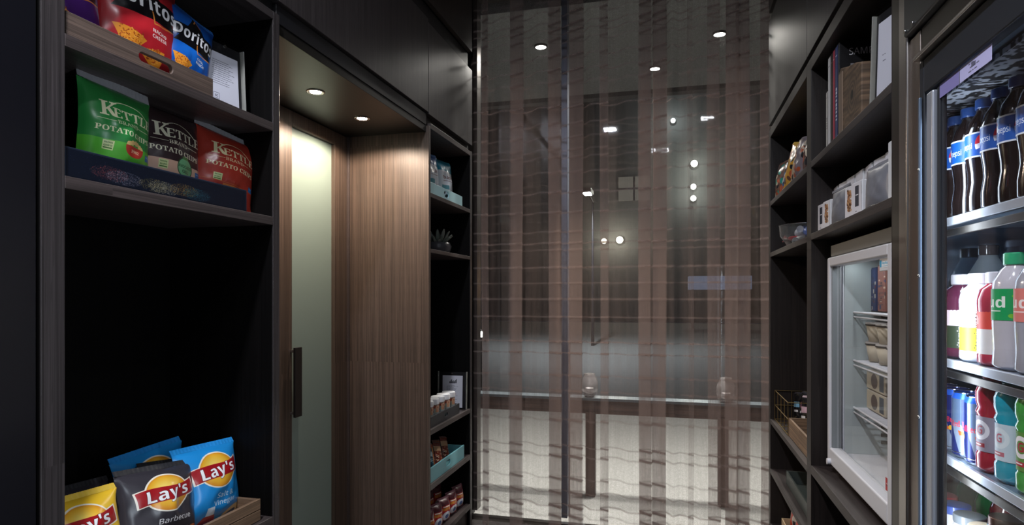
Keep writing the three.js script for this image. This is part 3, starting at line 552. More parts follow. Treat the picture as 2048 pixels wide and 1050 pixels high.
notice('notice_frame', 'acrylic notice frame facing the aisle behind the white-lidded jars', [-1.302, 0.769, -3.560], 0, 0.185, 0.225, (x, w, h) => { x.fillStyle = '#d8d8e2'; x.fillRect(0, 0, w, h); x.fillStyle = '#20202a'; for (const [k, q] of [[0, 26], [18, 40], [36, 58], [54, 34], [72, 44], [92, 36], [110, 50], [128, 66]]) x.fillRect(130 + k, 122 - q, 14, q); x.fillRect(140, 112, 100, 12); lines(x, 70, 320, 160, 250, 6, 5); x.fillStyle = '#b0584c'; x.fillRect(130, 290, 130, 6); lines(x, 70, 320, 320, 470, 8, 6); }, 0.128, 0.192, 0.008, 0.04);
tray({ name: 'jar_box', label: 'low black box with a hand hole holding the white-lidded jars', cat: 'box', pos: [-1.30, 0.769, -3.225], turn: QL, w: 0.44, h: 0.056, d: 0.17, k: 0.008, hole: [0.0, 0.030, 0.030, 0.010], mat: std({ color: lin(0.022, 0.024, 0.03), roughness: 0.45 }) });
{
  const labelTex = art(256, 128, (x, w, h) => { x.fillStyle = '#b08468'; x.fillRect(0, 0, w, h); const r = rng(31); for (let i = 0; i < 220; i++) { x.fillStyle = ['#7a3326', '#d9c3a6', '#8a9690', '#a8573a'][Math.floor(r() * 4)]; x.fillRect(r() * w, r() * 60, 10, 8); } x.fillStyle = '#8c9695'; x.fillRect(0, 62, w, 66); x.fillStyle = '#30221e'; x.fillRect(110, 70, 26, 30); x.fillRect(30, 76, 20, 20); });
  const bodyG = lathe([[0, 0], [0.034, 0], [0.037, 0.006], [0.037, 0.085], [0.033, 0.092], [0, 0.092]], 28), lidG = lathe([[0, 0.122], [0.036, 0.122], [0.0385, 0.119], [0.0385, 0.094], [0.036, 0.092], [0, 0.092]], 28);
  const ord = ['nearest', 'second', 'third', 'fourth', 'farthest'];
  for (let i = 0; i < 5; i++) {
    const t = thing('snack_jar', `white-lidded snack jar in the black box, ${ord[i]} of the front row`, 'jar', [-1.262, 0.778, -3.055 - i * 0.0835], 'white-lidded jars in the black box', QL - 0.5);
    lp(t, 'body', bodyG, std({ map: labelTex, roughness: 0.4 })); lp(t, 'lid', lidG, M.white);
  }
  for (let i = 0; i < 2; i++) {
    const t = thing('snack_jar', i ? 'farther one of two blue-grey lidded tubs behind the jars' : 'nearer one of two blue-grey lidded tubs behind the jars', 'jar', [-1.345, 0.778, -3.08 - i * 0.1], 'tubs behind the jars', QL);
    lp(t, 'body', bodyG, std({ color: lin(0.3, 0.3, 0.36), roughness: 0.4 })); lp(t, 'lid', lidG.clone().translate(0, 0.006, 0), std({ color: lin(0.36, 0.38, 0.50), roughness: 0.4 }));
  }
}
tray({ name: 'snack_tray', label: 'teal tray with a square hand hole full of snack bars', pos: [-1.295, 0.491, -3.245], turn: QL, w: 0.54, h: 0.075, d: 0.17, k: 0.008, hole: [0.0, 0.040, 0.036, 0.016], mat: teal });
{
  const r = rng(19), wrap = (c1, c2, s) => art(96, 256, (x, w, h) => { x.fillStyle = c1; x.fillRect(0, 0, w, h); x.fillStyle = c2; x.fillRect(0, 40, w, 60); const q = rng(s); for (let i = 0; i < 30; i++) { x.fillStyle = ['#e8dccb', '#2a1a16', c2][Math.floor(q() * 3)]; x.fillRect(q() * w, 100 + q() * 130, 16, 8); } });
  const kinds = [[wrap('#1c4a5c', '#9fb6bc', 2), 'dark teal'], [wrap('#17333f', '#5d8790', 3), 'navy'], [wrap('#a4532c', '#d58a50', 4), 'copper'], [wrap('#7a2f22', '#c9a07c', 5), 'maroon']];
  [[0, 'nearest the brown return panel'], [1, 'second from the brown return panel'], [0, 'third from the brown return panel'], [2, 'first of the copper ones'], [3, 'between the copper ones'], [2, 'last of the copper ones'], [3, 'farthest in the tray']].forEach(([k, where], i) => bag({ name: 'snack_bar', cat: 'snack bar', label: `${kinds[k][1]} wrapped snack bar standing in the teal tray, ${where}`, group: 'snack bars in the teal tray', pos: [-1.275 - 0.02 * (i % 2), 0.500, -3.045 - i * 0.058], turn: QL - 0.3, w: 0.062, h: 0.140 - 0.004 * (i % 3), d: 0.022, lean: 0.35, roll: 0.12 + 0.1 * r(), seed: 70 + i, tex: kinds[k][0], seal: lin(0.2, 0.12, 0.1) }));
}
{
  const pouchTex = art(160, 224, (x, w, h) => { x.fillStyle = '#b4262a'; x.fillRect(0, 0, w, h); x.fillStyle = '#4a1c26'; x.fillRect(0, 0, w, 60); x.fillStyle = '#e2e4ea'; x.beginPath(); x.ellipse(80, 168, 58, 46, 0, 0, 7); x.fill(); x.fillStyle = '#5a6c9c'; x.beginPath(); x.arc(80, 170, 24, 0, 7); x.fill(); x.fillStyle = '#d98a3c'; x.fillRect(24, 84, 110, 26); x.fillStyle = '#f0e4d0'; x.fillRect(30, 66, 90, 12); });
  const ord = ['nearest', 'second', 'third', 'fourth', 'farthest'];
  for (let i = 0; i < 5; i++) bag({ name: 'snack_pouch', label: `red and white snack pouch on the lowest shelf, ${ord[i]} in the front row`, group: 'red pouches on the lowest left shelf', pos: [-1.245, 0.191, -3.045 - i * 0.115], turn: QL - 0.3, w: 0.098, h: 0.135, d: 0.055, lean: 0.05, seed: 80 + i, tex: pouchTex, seal: lin(0.12, 0.05, 0.07) });
  for (let i = 0; i < 4; i++) bag({ name: 'snack_pouch', label: `dark pouch behind the red pouches on the lowest shelf, ${['nearest', 'second', 'third', 'farthest'][i]}`, group: 'dark pouches on the lowest left shelf', pos: [-1.36, 0.191, -3.09 - i * 0.12], turn: QL - 0.3, w: 0.098, h: 0.15, d: 0.05, lean: 0.05, seed: 90 + i, tex: pouchTex, seal: lin(0.05, 0.03, 0.04) });
}

// ------------------------------------------------------------------ steel drinks cooler, nearest on the right
const XF = 0.47;                                                       // its front plane
{
  const t = thing('drinks_cooler', 'tall stainless steel drinks cooler with a lit glass door', 'cooler', [0.85, 0, -1.0]);
  wp(t, 'outer_side', B(0.500, 1.14, 0.10, 2.6, -1.6045, -1.602), M.steelDark);
  wp(t, 'inner_side', B(0.500, 1.08, 0.40, 1.86, -1.6015, -1.598), M.polished);
  wp(t, 'inner_side', B(0.500, 1.08, 0.40, 1.86, -0.48, -0.47), M.coolLiner);
  wp(t, 'outer_side', B(0.500, 1.14, 0.10, 2.6, -0.468, -0.455), M.steelDark);
  wp(t, 'back_wall', B(1.08, 1.10, 0.40, 1.86, -1.598, -0.47), M.coolBack);
  wp(t, 'inner_ceiling', B(0.500, 1.08, 1.862, 1.875, -1.598, -0.47), M.coolLiner);
  wp(t, 'inner_floor', B(0.500, 1.08, 0.38, 0.40, -1.598, -0.47), M.coolLiner);
  wp(t, 'front_post', B(XF, 0.497, 0.10, 2.6, -1.526, -1.478, 'y', 0.004), M.steel, 'bright steel corner post');
  wp(t, 'front_post', B(XF + 0.006, 0.497, 0.10, 1.985, -1.476, -1.422, 'y', 0.003), std({ color: lin(0.42, 0.36, 0.32), roughness: 0.32, metalness: 1 }));
  wp(t, 'rear_filler', B(0.48, 0.50, 0.10, 2.6, -1.600, -1.528), M.steelDark);
  wp(t, 'base_grille', B(XF + 0.01, 1.10, 0.02, 0.36, -1.476, -0.46), M.steelDark);
  // header: upper steel panel, sloped sill with screws, lower dark panel
  wp(t, 'header_panel', B(XF - 0.006, 1.10, 1.990, 2.6, -1.476, -0.455, 'z', 0.004), std({ color: lin(0.16, 0.165, 0.17), roughness: 0.42, metalness: 1 }));
  wp(t, 'header_sill', B(XF + 0.008, 0.60, 1.925, 1.988, -1.420, -0.455, 'z', 0.003), M.steelDark);
  wp(t, 'header_lip', B(XF - 0.010, XF + 0.010, 1.918, 1.926, -1.416, -0.455, 'z', 0.002), M.steel);
  for (const z of [-1.462, -1.42, -1.25]) wp(t, 'screw', new THREE.SphereGeometry(0.0042, 12, 8).scale(0.5, 1, 1).translate(XF - 0.008, 1.993 + (z > -1.3 ? 0.03 : 0.006), z), M.screw);
  // door
  const dz0 = -1.418, dz1 = -0.50, d = wp(t, 'door', [B(XF + 0.004, 0.495, 0.40, 1.916, dz0, -1.396, 'y', 0.003), B(XF + 0.004, 0.495, 1.848, 1.916, -1.396, dz1, 'z', 0.003), B(XF + 0.004, 0.495, 0.40, 0.46, -1.396, dz1, 'z', 0.003), B(XF + 0.004, 0.495, 0.46, 1.848, dz1 - 0.06, dz1, 'y', 0.003)], M.gasket, 'black door frame');
  lp(d, 'aluminium_strip', uvm(new RoundedBoxGeometry(0.020, 1.385, 0.030, 1, 0.004).translate(XF + 0.012 - 0.85, 1.150, -1.363 + 1.0)), M.alu);
  lp(d, 'aluminium_strip', uvm(new RoundedBoxGeometry(0.006, 1.385, 0.008, 1, 0.002).translate(XF - 0.85, 1.150, -1.402 + 1.0)), std({ color: lin(0.22, 0.29, 0.40), roughness: 0.4, metalness: 0.8 }));
  lp(d, 'gasket', uvm(new RoundedBoxGeometry(0.014, 1.39, 0.012, 1, 0.003).translate(XF + 0.016 - 0.85, 1.150, -1.341 + 1.0)), M.gasket);
  lp(d, 'glass_pane', B(XF + 0.012 - 0.85, XF + 0.013 - 0.85, 0.46, 1.848, -1.347 + 1.0, dz1 - 0.06 + 1.0, 'y', 0.0003), M.coolGlass);
  for (const y of [0.72, 0.98, 1.21, 1.49, 1.70]) lp(d, 'rivet', new THREE.SphereGeometry(0.004, 10, 8).scale(0.5, 1, 1).translate(XF - 0.003 - 0.85, y, -1.402 + 1.0), M.screw);
  const lab = wp(t, 'warning_label', new THREE.PlaneGeometry(0.20, 0.026).rotateY(-Math.PI / 2).translate(XF + 0.010, 1.833, -1.235), std({ roughness: 0.6, map: art(512, 64, (x, w, h) => { x.fillStyle = '#c9c4ee'; x.fillRect(0, 0, w, h); x.fillStyle = '#8f86c0'; x.fillRect(0, 0, 210, h); x.fillStyle = '#20203a'; x.fillRect(212, 0, 6, h); lines(x, 300, 420, 12, 60, 3, 8); x.fillRect(330, 16, 40, 18); }) }), 'pale lilac label strip');
  void lab;
  // perforated air grille along the ceiling
  wp(t, 'air_grille', B(0.52, 0.60, 1.845, 1.856, -1.57, -0.50, 'z'), std({ color: lin(0.45, 0.48, 0.55), roughness: 0.5, map: dataTex(64, 64, (u, v) => { const a = n2(u * 20, v * 20) > 0.55 ? 0.25 : 1; return [a, a, a]; }, true, [6, 6]) }));
  for (const y of [1.605, 1.322, 1.128, 0.868, 0.62]) {
    wp(t, 'shelf', B(0.537, 1.05, y - 0.006, y, -1.594, -0.484, 'z', 0.001), M.coolLiner);
    wp(t, 'shelf_rail', B(0.528, 0.537, y - 0.015, y + 0.002, -1.594, -0.484, 'z', 0.002), M.alu);
    wp(t, 'shelf_rail', B(0.532, 0.540, y - 0.036, y - 0.021, -1.594, -0.484, 'z', 0.002), M.steelDark);
  }
  // light strips: behind the far post, the unseen near post, and one unseen facing the left shelves
  const strip = (x, y, z, w, h, k, look) => { const l = new THREE.RectAreaLight(new THREE.Color(0.78, 0.89, 1.0), k, w, h); l.position.set(x, y, z); l.lookAt(x + look[0], y + look[1], z + look[2]); scene.add(l); };
  const lens = glow(0.78, 0.89, 1.0, 7);
  wp(t, 'unseen_light_strip', B(0.4965, 0.5005, 0.50, 1.80, -1.398, -1.374), lens);
  wp(t, 'unseen_light_strip', B(0.4965, 0.5005, 0.50, 1.80, dz1 - 0.058, dz1 - 0.034), lens);
  strip(0.5025, 1.15, -1.386, 0.020, 1.28, LIGHT.cooler, [1, 0, -0.15]);
  wp(t, 'unseen_light_strip', B(XF - 0.002, XF + 0.004, 0.50, 1.80, -0.500, -0.440), glow(0.78, 0.89, 1.0, 1.2));  // unseen strip facing outward, placed to light the bags on the left wall
  strip(XF - 0.004, 1.15, -0.470, 0.060, 1.28, LIGHT.front, [-1, 0, 0.12]);
  strip(0.5025, 1.15, dz1 - 0.046, 0.020, 1.28, LIGHT.cooler, [1, 0, -0.5]);
}

// drinks: turned profiles with a label band and a cap
function bottle(o) {
  const t = thing(o.name ?? 'drink_bottle', o.label, o.cat ?? 'bottle', o.pos, o.group, o.turn ?? QL + 0.2); t.scale.setScalar(1.07);
  lp(t, 'body', lathe(o.profile, 30), o.body);
  if (o.wrap) { const [r, y0, y1] = o.band, g = new THREE.CylinderGeometry(r, r, y1 - y0, 36, 1, true); g.translate(0, (y0 + y1) / 2, 0); lp(t, 'wrap_label', g.rotateY(0), o.wrap); }
  if (o.cap) { const [r, y0, h] = o.capAt; lp(t, 'cap', lathe([[0, y0], [r * 0.97, y0], [r, y0 + 0.002], [r, y0 + h - 0.002], [r * 0.93, y0 + h], [0, y0 + h]], 24), o.cap); }
  return t;
}
const wet = (c, rough = 0.12) => phy({ color: c, roughness: rough, clearcoat: 1, clearcoatRoughness: 0.06 });
const clearPet = phy({ color: lin(0.66, 0.74, 0.80), roughness: 0.14, transmission: 0.62, thickness: 0, ior: 1.45 });
const colaP = [[0, 0.004], [0.022, 0], [0.028, 0.006], [0.0285, 0.03], [0.025, 0.055], [0.0255, 0.072], [0.0288, 0.095], [0.0288, 0.142], [0.024, 0.162], [0.013, 0.180], [0.0125, 0.196], [0, 0.196]];
const colaWrap = std({ roughness: 0.4, map: art(768, 128, (x, w, h) => {
  x.fillStyle = '#1456b0'; x.fillRect(0, 0, w, h); x.fillStyle = '#e8eef8'; x.fillRect(0, 0, w, 8); x.fillRect(0, h - 8, w, 8);
  for (const cx of [160, 384, 610]) { x.save(); x.beginPath(); x.arc(cx, 64, 52, 0, 7); x.clip(); x.fillStyle = '#f4f6fa'; x.fillRect(0, 0, w, h); x.fillStyle = '#d8203a'; x.beginPath(); x.moveTo(cx - 60, 0); x.lineTo(cx + 60, 0); x.lineTo(cx + 60, 40); x.bezierCurveTo(cx + 20, 24, cx - 20, 74, cx - 60, 58); x.fill(); x.fillStyle = '#1c4fa4'; x.beginPath(); x.moveTo(cx - 60, 88); x.bezierCurveTo(cx - 10, 92, cx + 14, 60, cx + 60, 74); x.lineTo(cx + 60, 128); x.lineTo(cx - 60, 128); x.fill(); x.restore(); txt(x, 'pepsi', cx + 104, 66, 42, '#f4f8ff', { style: '' }); }
}) });
const colaBody = wet(lin(0.010, 0.006, 0.006), 0.1), colaCap = wet(lin(0.02, 0.06, 0.22), 0.3);
const ordinal = ['first', 'second', 'third', 'fourth', 'fifth', 'sixth', 'seventh', 'eighth', 'ninth'];
for (let i = 0; i < 9; i++) bottle({ name: 'cola_bottle', label: `blue-labelled dark cola bottle on the top shelf, ${ordinal[i]} from the steel post`, group: 'cola bottles on the top cooler shelf', pos: [0.570, 1.606, -1.5625 + i * 0.0622], turn: QL - 0.75 + 0.12 * (i % 3), profile: colaP, body: colaBody, wrap: colaWrap, band: [0.0292, 0.098, 0.142], cap: colaCap, capAt: [0.0145, 0.186, 0.018] });
for (let i = 0; i < 5; i++) bottle({ name: 'cola_bottle', label: `blue-capped cola bottle in the row behind, ${ordinal[i]} from the steel post`, group: 'second row of cola bottles', pos: [0.650, 1.606, -1.535 + i * 0.08], profile: colaP, body: colaBody, wrap: colaWrap, band: [0.0292, 0.098, 0.142], cap: colaCap, capAt: [0.0145, 0.186, 0.018] });

// second shelf
const vitP = [[0, 0.003], [0.029, 0], [0.034, 0.006], [0.034, 0.018], [0.0325, 0.022], [0.0325, 0.088], [0.034, 0.094], [0.0345, 0.112], [0.030, 0.130], [0.021, 0.138], [0.020, 0.144], [0, 0.144]];
const vitWrap = (top, low, ink, tag) => std({ roughness: 0.45, map: art(1024, 384, (x, w, h) => {
  x.fillStyle = top; x.fillRect(0, 0, w, h * 0.42); x.fillStyle = low; x.fillRect(0, h * 0.42, w, h);
  for (const cx of [130, 386, 642, 898]) { txt(x, 'vitaminwater', cx, h / 2, 62, ink, { rot: -Math.PI / 2 }); x.fillStyle = tag; x.fillRect(cx + 60, 40, 16, 80); x.fillRect(cx + 84, 60, 10, 60); lines(x, cx + 50, cx + 110, 200, 300, 4, cx); }
}) });
const capWhite = wet(lin(0.72, 0.70, 0.76), 0.35);
const vit = (i, z, col, wrapMat, what) => bottle({ name: 'drink_bottle', label: what, pos: [0.575, 1.323, z], profile: vitP, body: wet(col), wrap: wrapMat, band: [0.0334, 0.020, 0.093], cap: capWhite, capAt: [0.0215, 0.140, 0.020] });
{ // black bottle with chevrons, first by the post
  bottle({ name: 'water_bottle', label: 'clear bottle with magenta, blue and yellow chevrons by the steel post', pos: [0.650, 1.323, -1.553], turn: QL - 0.7, profile: [[0, 0.003], [0.03, 0], [0.035, 0.006], [0.035, 0.15], [0.033, 0.165], [0.017, 0.195], [0.015, 0.21], [0, 0.21]], body: clearPet, wrap: std({ roughness: 0.4, map: art(768, 384, (x, w, h) => { x.fillStyle = '#101118'; x.fillRect(0, 0, w, h); for (const cx of [90, 282, 474, 666]) { for (const [c, o, lw] of [['#d8389a', 0, 34], ['#58a4dc', -36, 30], ['#efe27c', -72, 24]]) { x.strokeStyle = c; x.lineWidth = lw; x.lineJoin = 'miter'; x.beginPath(); x.moveTo(cx + o + 120, 10); x.lineTo(cx + o + 20, 140); x.lineTo(cx + o + 120, 262); x.lineTo(cx + o + 20, 394); x.stroke(); } } }) }), band: [0.0355, 0.05, 0.150], cap: wet(lin(0.05, 0.05, 0.06)), capAt: [0.0175, 0.20, 0.02] });
}
vit(0, -1.475, lin(0.10, 0.02, 0.05), vitWrap('#e9d4dc', '#33402f', '#f6f6f2', '#d85a86'), 'dark purple drink bottle with a dark green label on the second cooler shelf');
vit(1, -1.400, lin(0.62, 0.64, 0.70), vitWrap('#e2e2e6', '#f0e33c', '#303034', '#b4b4bc'), 'clear drink bottle with a bright yellow label on the second cooler shelf');
vit(2, -1.3265, lin(0.50, 0.04, 0.08), vitWrap('#ee5146', '#efe9e6', '#3a3438', '#f0b8b0'), 'red drink bottle with a red and white label beside the green-capped bottle');
const tallP = [[0, 0.004], [0.026, 0], [0.034, 0.008], [0.0325, 0.035], [0.034, 0.07], [0.034, 0.125], [0.0325, 0.142], [0.024, 0.160], [0.018, 0.166], [0.018, 0.174], [0, 0.174]];
const udWrap = (bg, ink, dots) => std({ roughness: 0.4, map: art(768, 256, (x, w, h) => { x.fillStyle = bg; x.fillRect(0, 0, w, h); for (const cx of [120, 376, 632]) { txt(x, 'ud', cx, 110, 120, ink); x.fillStyle = ink; x.fillRect(cx - 50, 176, 90, 8); x.fillStyle = dots; for (const [dx, dy, q] of [[110, 60, 14], [130, 140, 30], [100, 220, 22]]) { x.beginPath(); x.ellipse(cx + dx, dy, q, q * 0.8, 0.3, 0, 7); x.fill(); } } }) });
bottle({ name: 'drink_bottle', label: 'clear bottle with a green cap and bright green label on the second cooler shelf', pos: [0.568, 1.323, -1.2525], profile: tallP, body: wet(lin(0.62, 0.60, 0.66)), wrap: udWrap('#17a860', '#f4fff6', '#7ccc3e'), band: [0.0346, 0.080, 0.130], cap: wet(lin(0.02, 0.45, 0.20), 0.35), capAt: [0.0195, 0.168, 0.020] });
bottle({ name: 'drink_bottle', label: 'clear bottle with a salmon pink label right of the green one', pos: [0.568, 1.323, -1.178], profile: tallP, body: wet(lin(0.40, 0.40, 0.46)), wrap: udWrap('#e8837c', '#fff0ee', '#f0b0a4'), band: [0.0346, 0.080, 0.130], cap: wet(lin(0.7, 0.7, 0.72), 0.35), capAt: [0.0195, 0.168, 0.020] });
const jugP = [[0, 0.003], [0.034, 0], [0.040, 0.008], [0.040, 0.160], [0.039, 0.178], [0.022, 0.208], [0.016, 0.214], [0.016, 0.228], [0, 0.228]];
for (let i = 0; i < 4; i++) bottle({ name: 'water_bottle', label: `clear water bottle in the second shelf's back row, ${ordinal[i]} from the steel post`, group: 'clear water bottles at the back', pos: [0.745, 1.323, -1.545 + i * 0.105], profile: jugP, body: clearPet, cap: wet(lin(0.6, 0.65, 0.7), 0.3), capAt: [0.0175, 0.222, 0.014] });

// third shelf: slim cans and sports bottles
const canP = [[0, 0.004], [0.022, 0], [0.0275, 0.008], [0.0275, 0.118], [0.024, 0.127], [0.0245, 0.130], [0.022, 0.128], [0, 0.126]];
const canMat = std({ roughness: 0.28, metalness: 0.45, map: art(1024, 512, (x, w, h) => {
  x.fillStyle = '#1b2a6c'; x.fillRect(0, 0, w, h);
  for (let i = 0; i < 4; i++) { const c = i * 256; x.fillStyle = '#8b98ac'; x.beginPath(); x.moveTo(c, h * 0.48); x.lineTo(c + 128, h * 0.48); x.lineTo(c + 256, h); x.lineTo(c + 128, h); x.fill(); x.fillStyle = '#5f7390'; x.beginPath(); x.moveTo(c, 0); x.lineTo(c + 128, 0); x.lineTo(c + 128, h * 0.48); x.lineTo(c, h * 0.48); x.fill(); }
  x.fillStyle = '#2b62d0'; x.fillRect(0, 0, w, 44);
  for (const cx of [128, 384, 640, 896]) { txt(x, 'Red Bull', cx, 242, 62, '#e83a48', { style: 'bold', font: 'serif' }); x.fillStyle = '#e2622e'; x.beginPath(); x.moveTo(cx - 40, 292); x.lineTo(cx + 30, 300); x.lineTo(cx + 44, 326); x.lineTo(cx - 20, 330); x.fill(); x.fillStyle = '#f0b83a'; x.beginPath(); x.arc(cx + 52, 310, 20, 0, 7); x.fill(); }
}) });
for (let i = 0; i < 4; i++) {
  const t = thing('drink_can', `slim blue and silver energy drink can with red lettering, ${ordinal[i]} from the steel post`, 'can', [0.566, 1.129, -1.548 + 0.0562 * i], 'energy drink cans on the third cooler shelf', QL - 0.5 + 0.25 * i);
  const g = lathe(canP, 30), uv = g.attributes.uv, p = g.attributes.position; for (let k = 0; k < uv.count; k++) uv.setY(k, p.getY(k) / 0.128); lp(t, 'body', g, canMat);
  lp(t, 'rim', new THREE.TorusGeometry(0.0238, 0.0012, 6, 28).rotateX(Math.PI / 2).translate(0, 0.129, 0), M.chrome);
  lp(t, 'foot', lathe([[0.0225, 0.0005], [0.0255, 0.005], [0.0278, 0.011], [0.0278, 0.012]], 28), M.chrome);
}
const sportP = [[0, 0.003], [0.024, 0], [0.031, 0.008], [0.031, 0.030], [0.029, 0.034], [0.029, 0.096], [0.0315, 0.102], [0.0285, 0.110], [0.0315, 0.120], [0.0315, 0.136], [0.026, 0.152], [0.020, 0.158], [0.020, 0.162], [0, 0.162]];
const sportWrap = (bg, g1, g2) => std({ roughness: 0.45, map: art(768, 256, (x, w, h) => { x.fillStyle = bg; x.fillRect(0, 0, w, h); for (const cx of [128, 384, 640]) { x.lineWidth = 30; x.strokeStyle = g2; x.beginPath(); x.arc(cx, 100, 58, 0, 7); x.stroke(); txt(x, 'G', cx, 100, 84, g1); x.fillStyle = g1; x.fillRect(cx - 70, 196, 110, 30); x.fillStyle = '#f4eef0'; x.fillRect(cx - 58, 206, 70, 8); } }) });
[[-1.327, lin(0.42, 0.02, 0.04), sportWrap('#9c93a0', '#9c1c2c', '#f2eef2'), 'red sports drink bottle with a grey label next to the slim cans', lin(0.4, 0.04, 0.05)],
 [-1.257, lin(0.02, 0.36, 0.50), sportWrap('#cfe0ec', '#c06a7c', '#e6f2fa'), 'turquoise sports drink bottle with a pale label on the third cooler shelf', lin(0.02, 0.24, 0.34)],
 [-1.187, lin(0.06, 0.36, 0.06), sportWrap('#5d8f3c', '#b01c34', '#f4eef0'), 'green sports drink bottle with a red and white label, rightmost on its shelf', lin(0.04, 0.3, 0.06)],
].forEach(([z, c, wrapMat, label, capC]) => bottle({ label, pos: [0.570, 1.129, z], profile: sportP, body: wet(c), wrap: wrapMat, band: [0.0298, 0.036, 0.095], cap: wet(capC, 0.4), capAt: [0.021, 0.158, 0.018] }));
for (let i = 0; i < 2; i++) bottle({ label: `dark red sports bottle behind the ${i ? 'turquoise' : 'red'} sports drink`, pos: [0.655, 1.129, -1.325 + i * 0.085], profile: sportP, body: wet(lin(0.16, 0.02, 0.03)), cap: wet(lin(0.16, 0.03, 0.04), 0.4), capAt: [0.021, 0.158, 0.018] });

// lowest shelf in the picture
const milkP = [[0, 0.002], [0.026, 0], [0.030, 0.006], [0.030, 0.105], [0.024, 0.122], [0.024, 0.126], [0, 0.126]];
const milkWrap = std({ roughness: 0.45, map: art(512, 256, (x, w, h) => { x.fillStyle = '#e6e6ee'; x.fillRect(0, 0, w, h); x.fillStyle = '#3a4a78'; for (const cx of [80, 208, 336, 464]) { x.fillRect(cx, 30, 14, 90); x.fillRect(cx + 26, 60, 10, 120); } }) });
[['red', lin(0.60, 0.04, 0.06), -1.560], ['blue', lin(0.04, 0.10, 0.42), -1.494], ['grey', lin(0.14, 0.16, 0.18), -1.428], ['cream', lin(0.74, 0.62, 0.46), -1.362]].forEach(([n, c, z], i) => bottle({ name: 'milk_bottle', label: `white drink bottle with a ${n} lid on the lowest visible cooler shelf`, pos: [0.566, 0.869, z], profile: milkP, body: std({ color: lin(0.72, 0.70, 0.74), roughness: 0.35 }), wrap: milkWrap, band: [0.0304, 0.010, 0.100], cap: wet(c, 0.4), capAt: [0.0265, 0.122, 0.016] }));
const coffeeP = [[0, 0.002], [0.026, 0], [0.030, 0.006], [0.030, 0.120], [0.022, 0.145], [0.022, 0.160], [0, 0.160]];
for (let i = 0; i < 2; i++) {
  const t = bottle({ name: 'coffee_bottle', label: i ? 'brown coffee bottle with a dark metal lid, nearer the frame edge' : 'brown coffee bottle with a dark metal lid beside the cream lid', pos: [0.570, 0.869, -1.294 + i * 0.069], profile: coffeeP, body: wet(lin(0.26, 0.12, 0.05)), cap: std({ color: lin(0.14, 0.07, 0.05), roughness: 0.3, metalness: 0.7 }), capAt: [0.0255, 0.158, 0.018] });
  lp(t, 'lid_rim', new THREE.TorusGeometry(0.0255, 0.0014, 6, 28).rotateX(Math.PI / 2).translate(0, 0.160, 0), M.chrome);
}
bottle({ label: 'green bottle behind the red-lidded white bottle', pos: [0.66, 0.869, -1.553], profile: [[0, 0], [0.03, 0.002], [0.032, 0.13], [0.016, 0.18], [0.014, 0.21], [0, 0.21]], body: wet(lin(0.02, 0.20, 0.06)), cap: wet(lin(0.02, 0.3, 0.1)), capAt: [0.016, 0.205, 0.016] });
for (let i = 0; i < 3; i++) bottle({ label: `dark red bottle at the back of the lowest shelf, ${ordinal[i]} of three`, group: 'dark red bottles at the back', pos: [0.655, 0.869, -1.475 + i * 0.085], profile: sportP, body: wet(lin(0.12, 0.015, 0.02)), cap: wet(lin(0.25, 0.03, 0.04)), capAt: [0.021, 0.158, 0.018] });

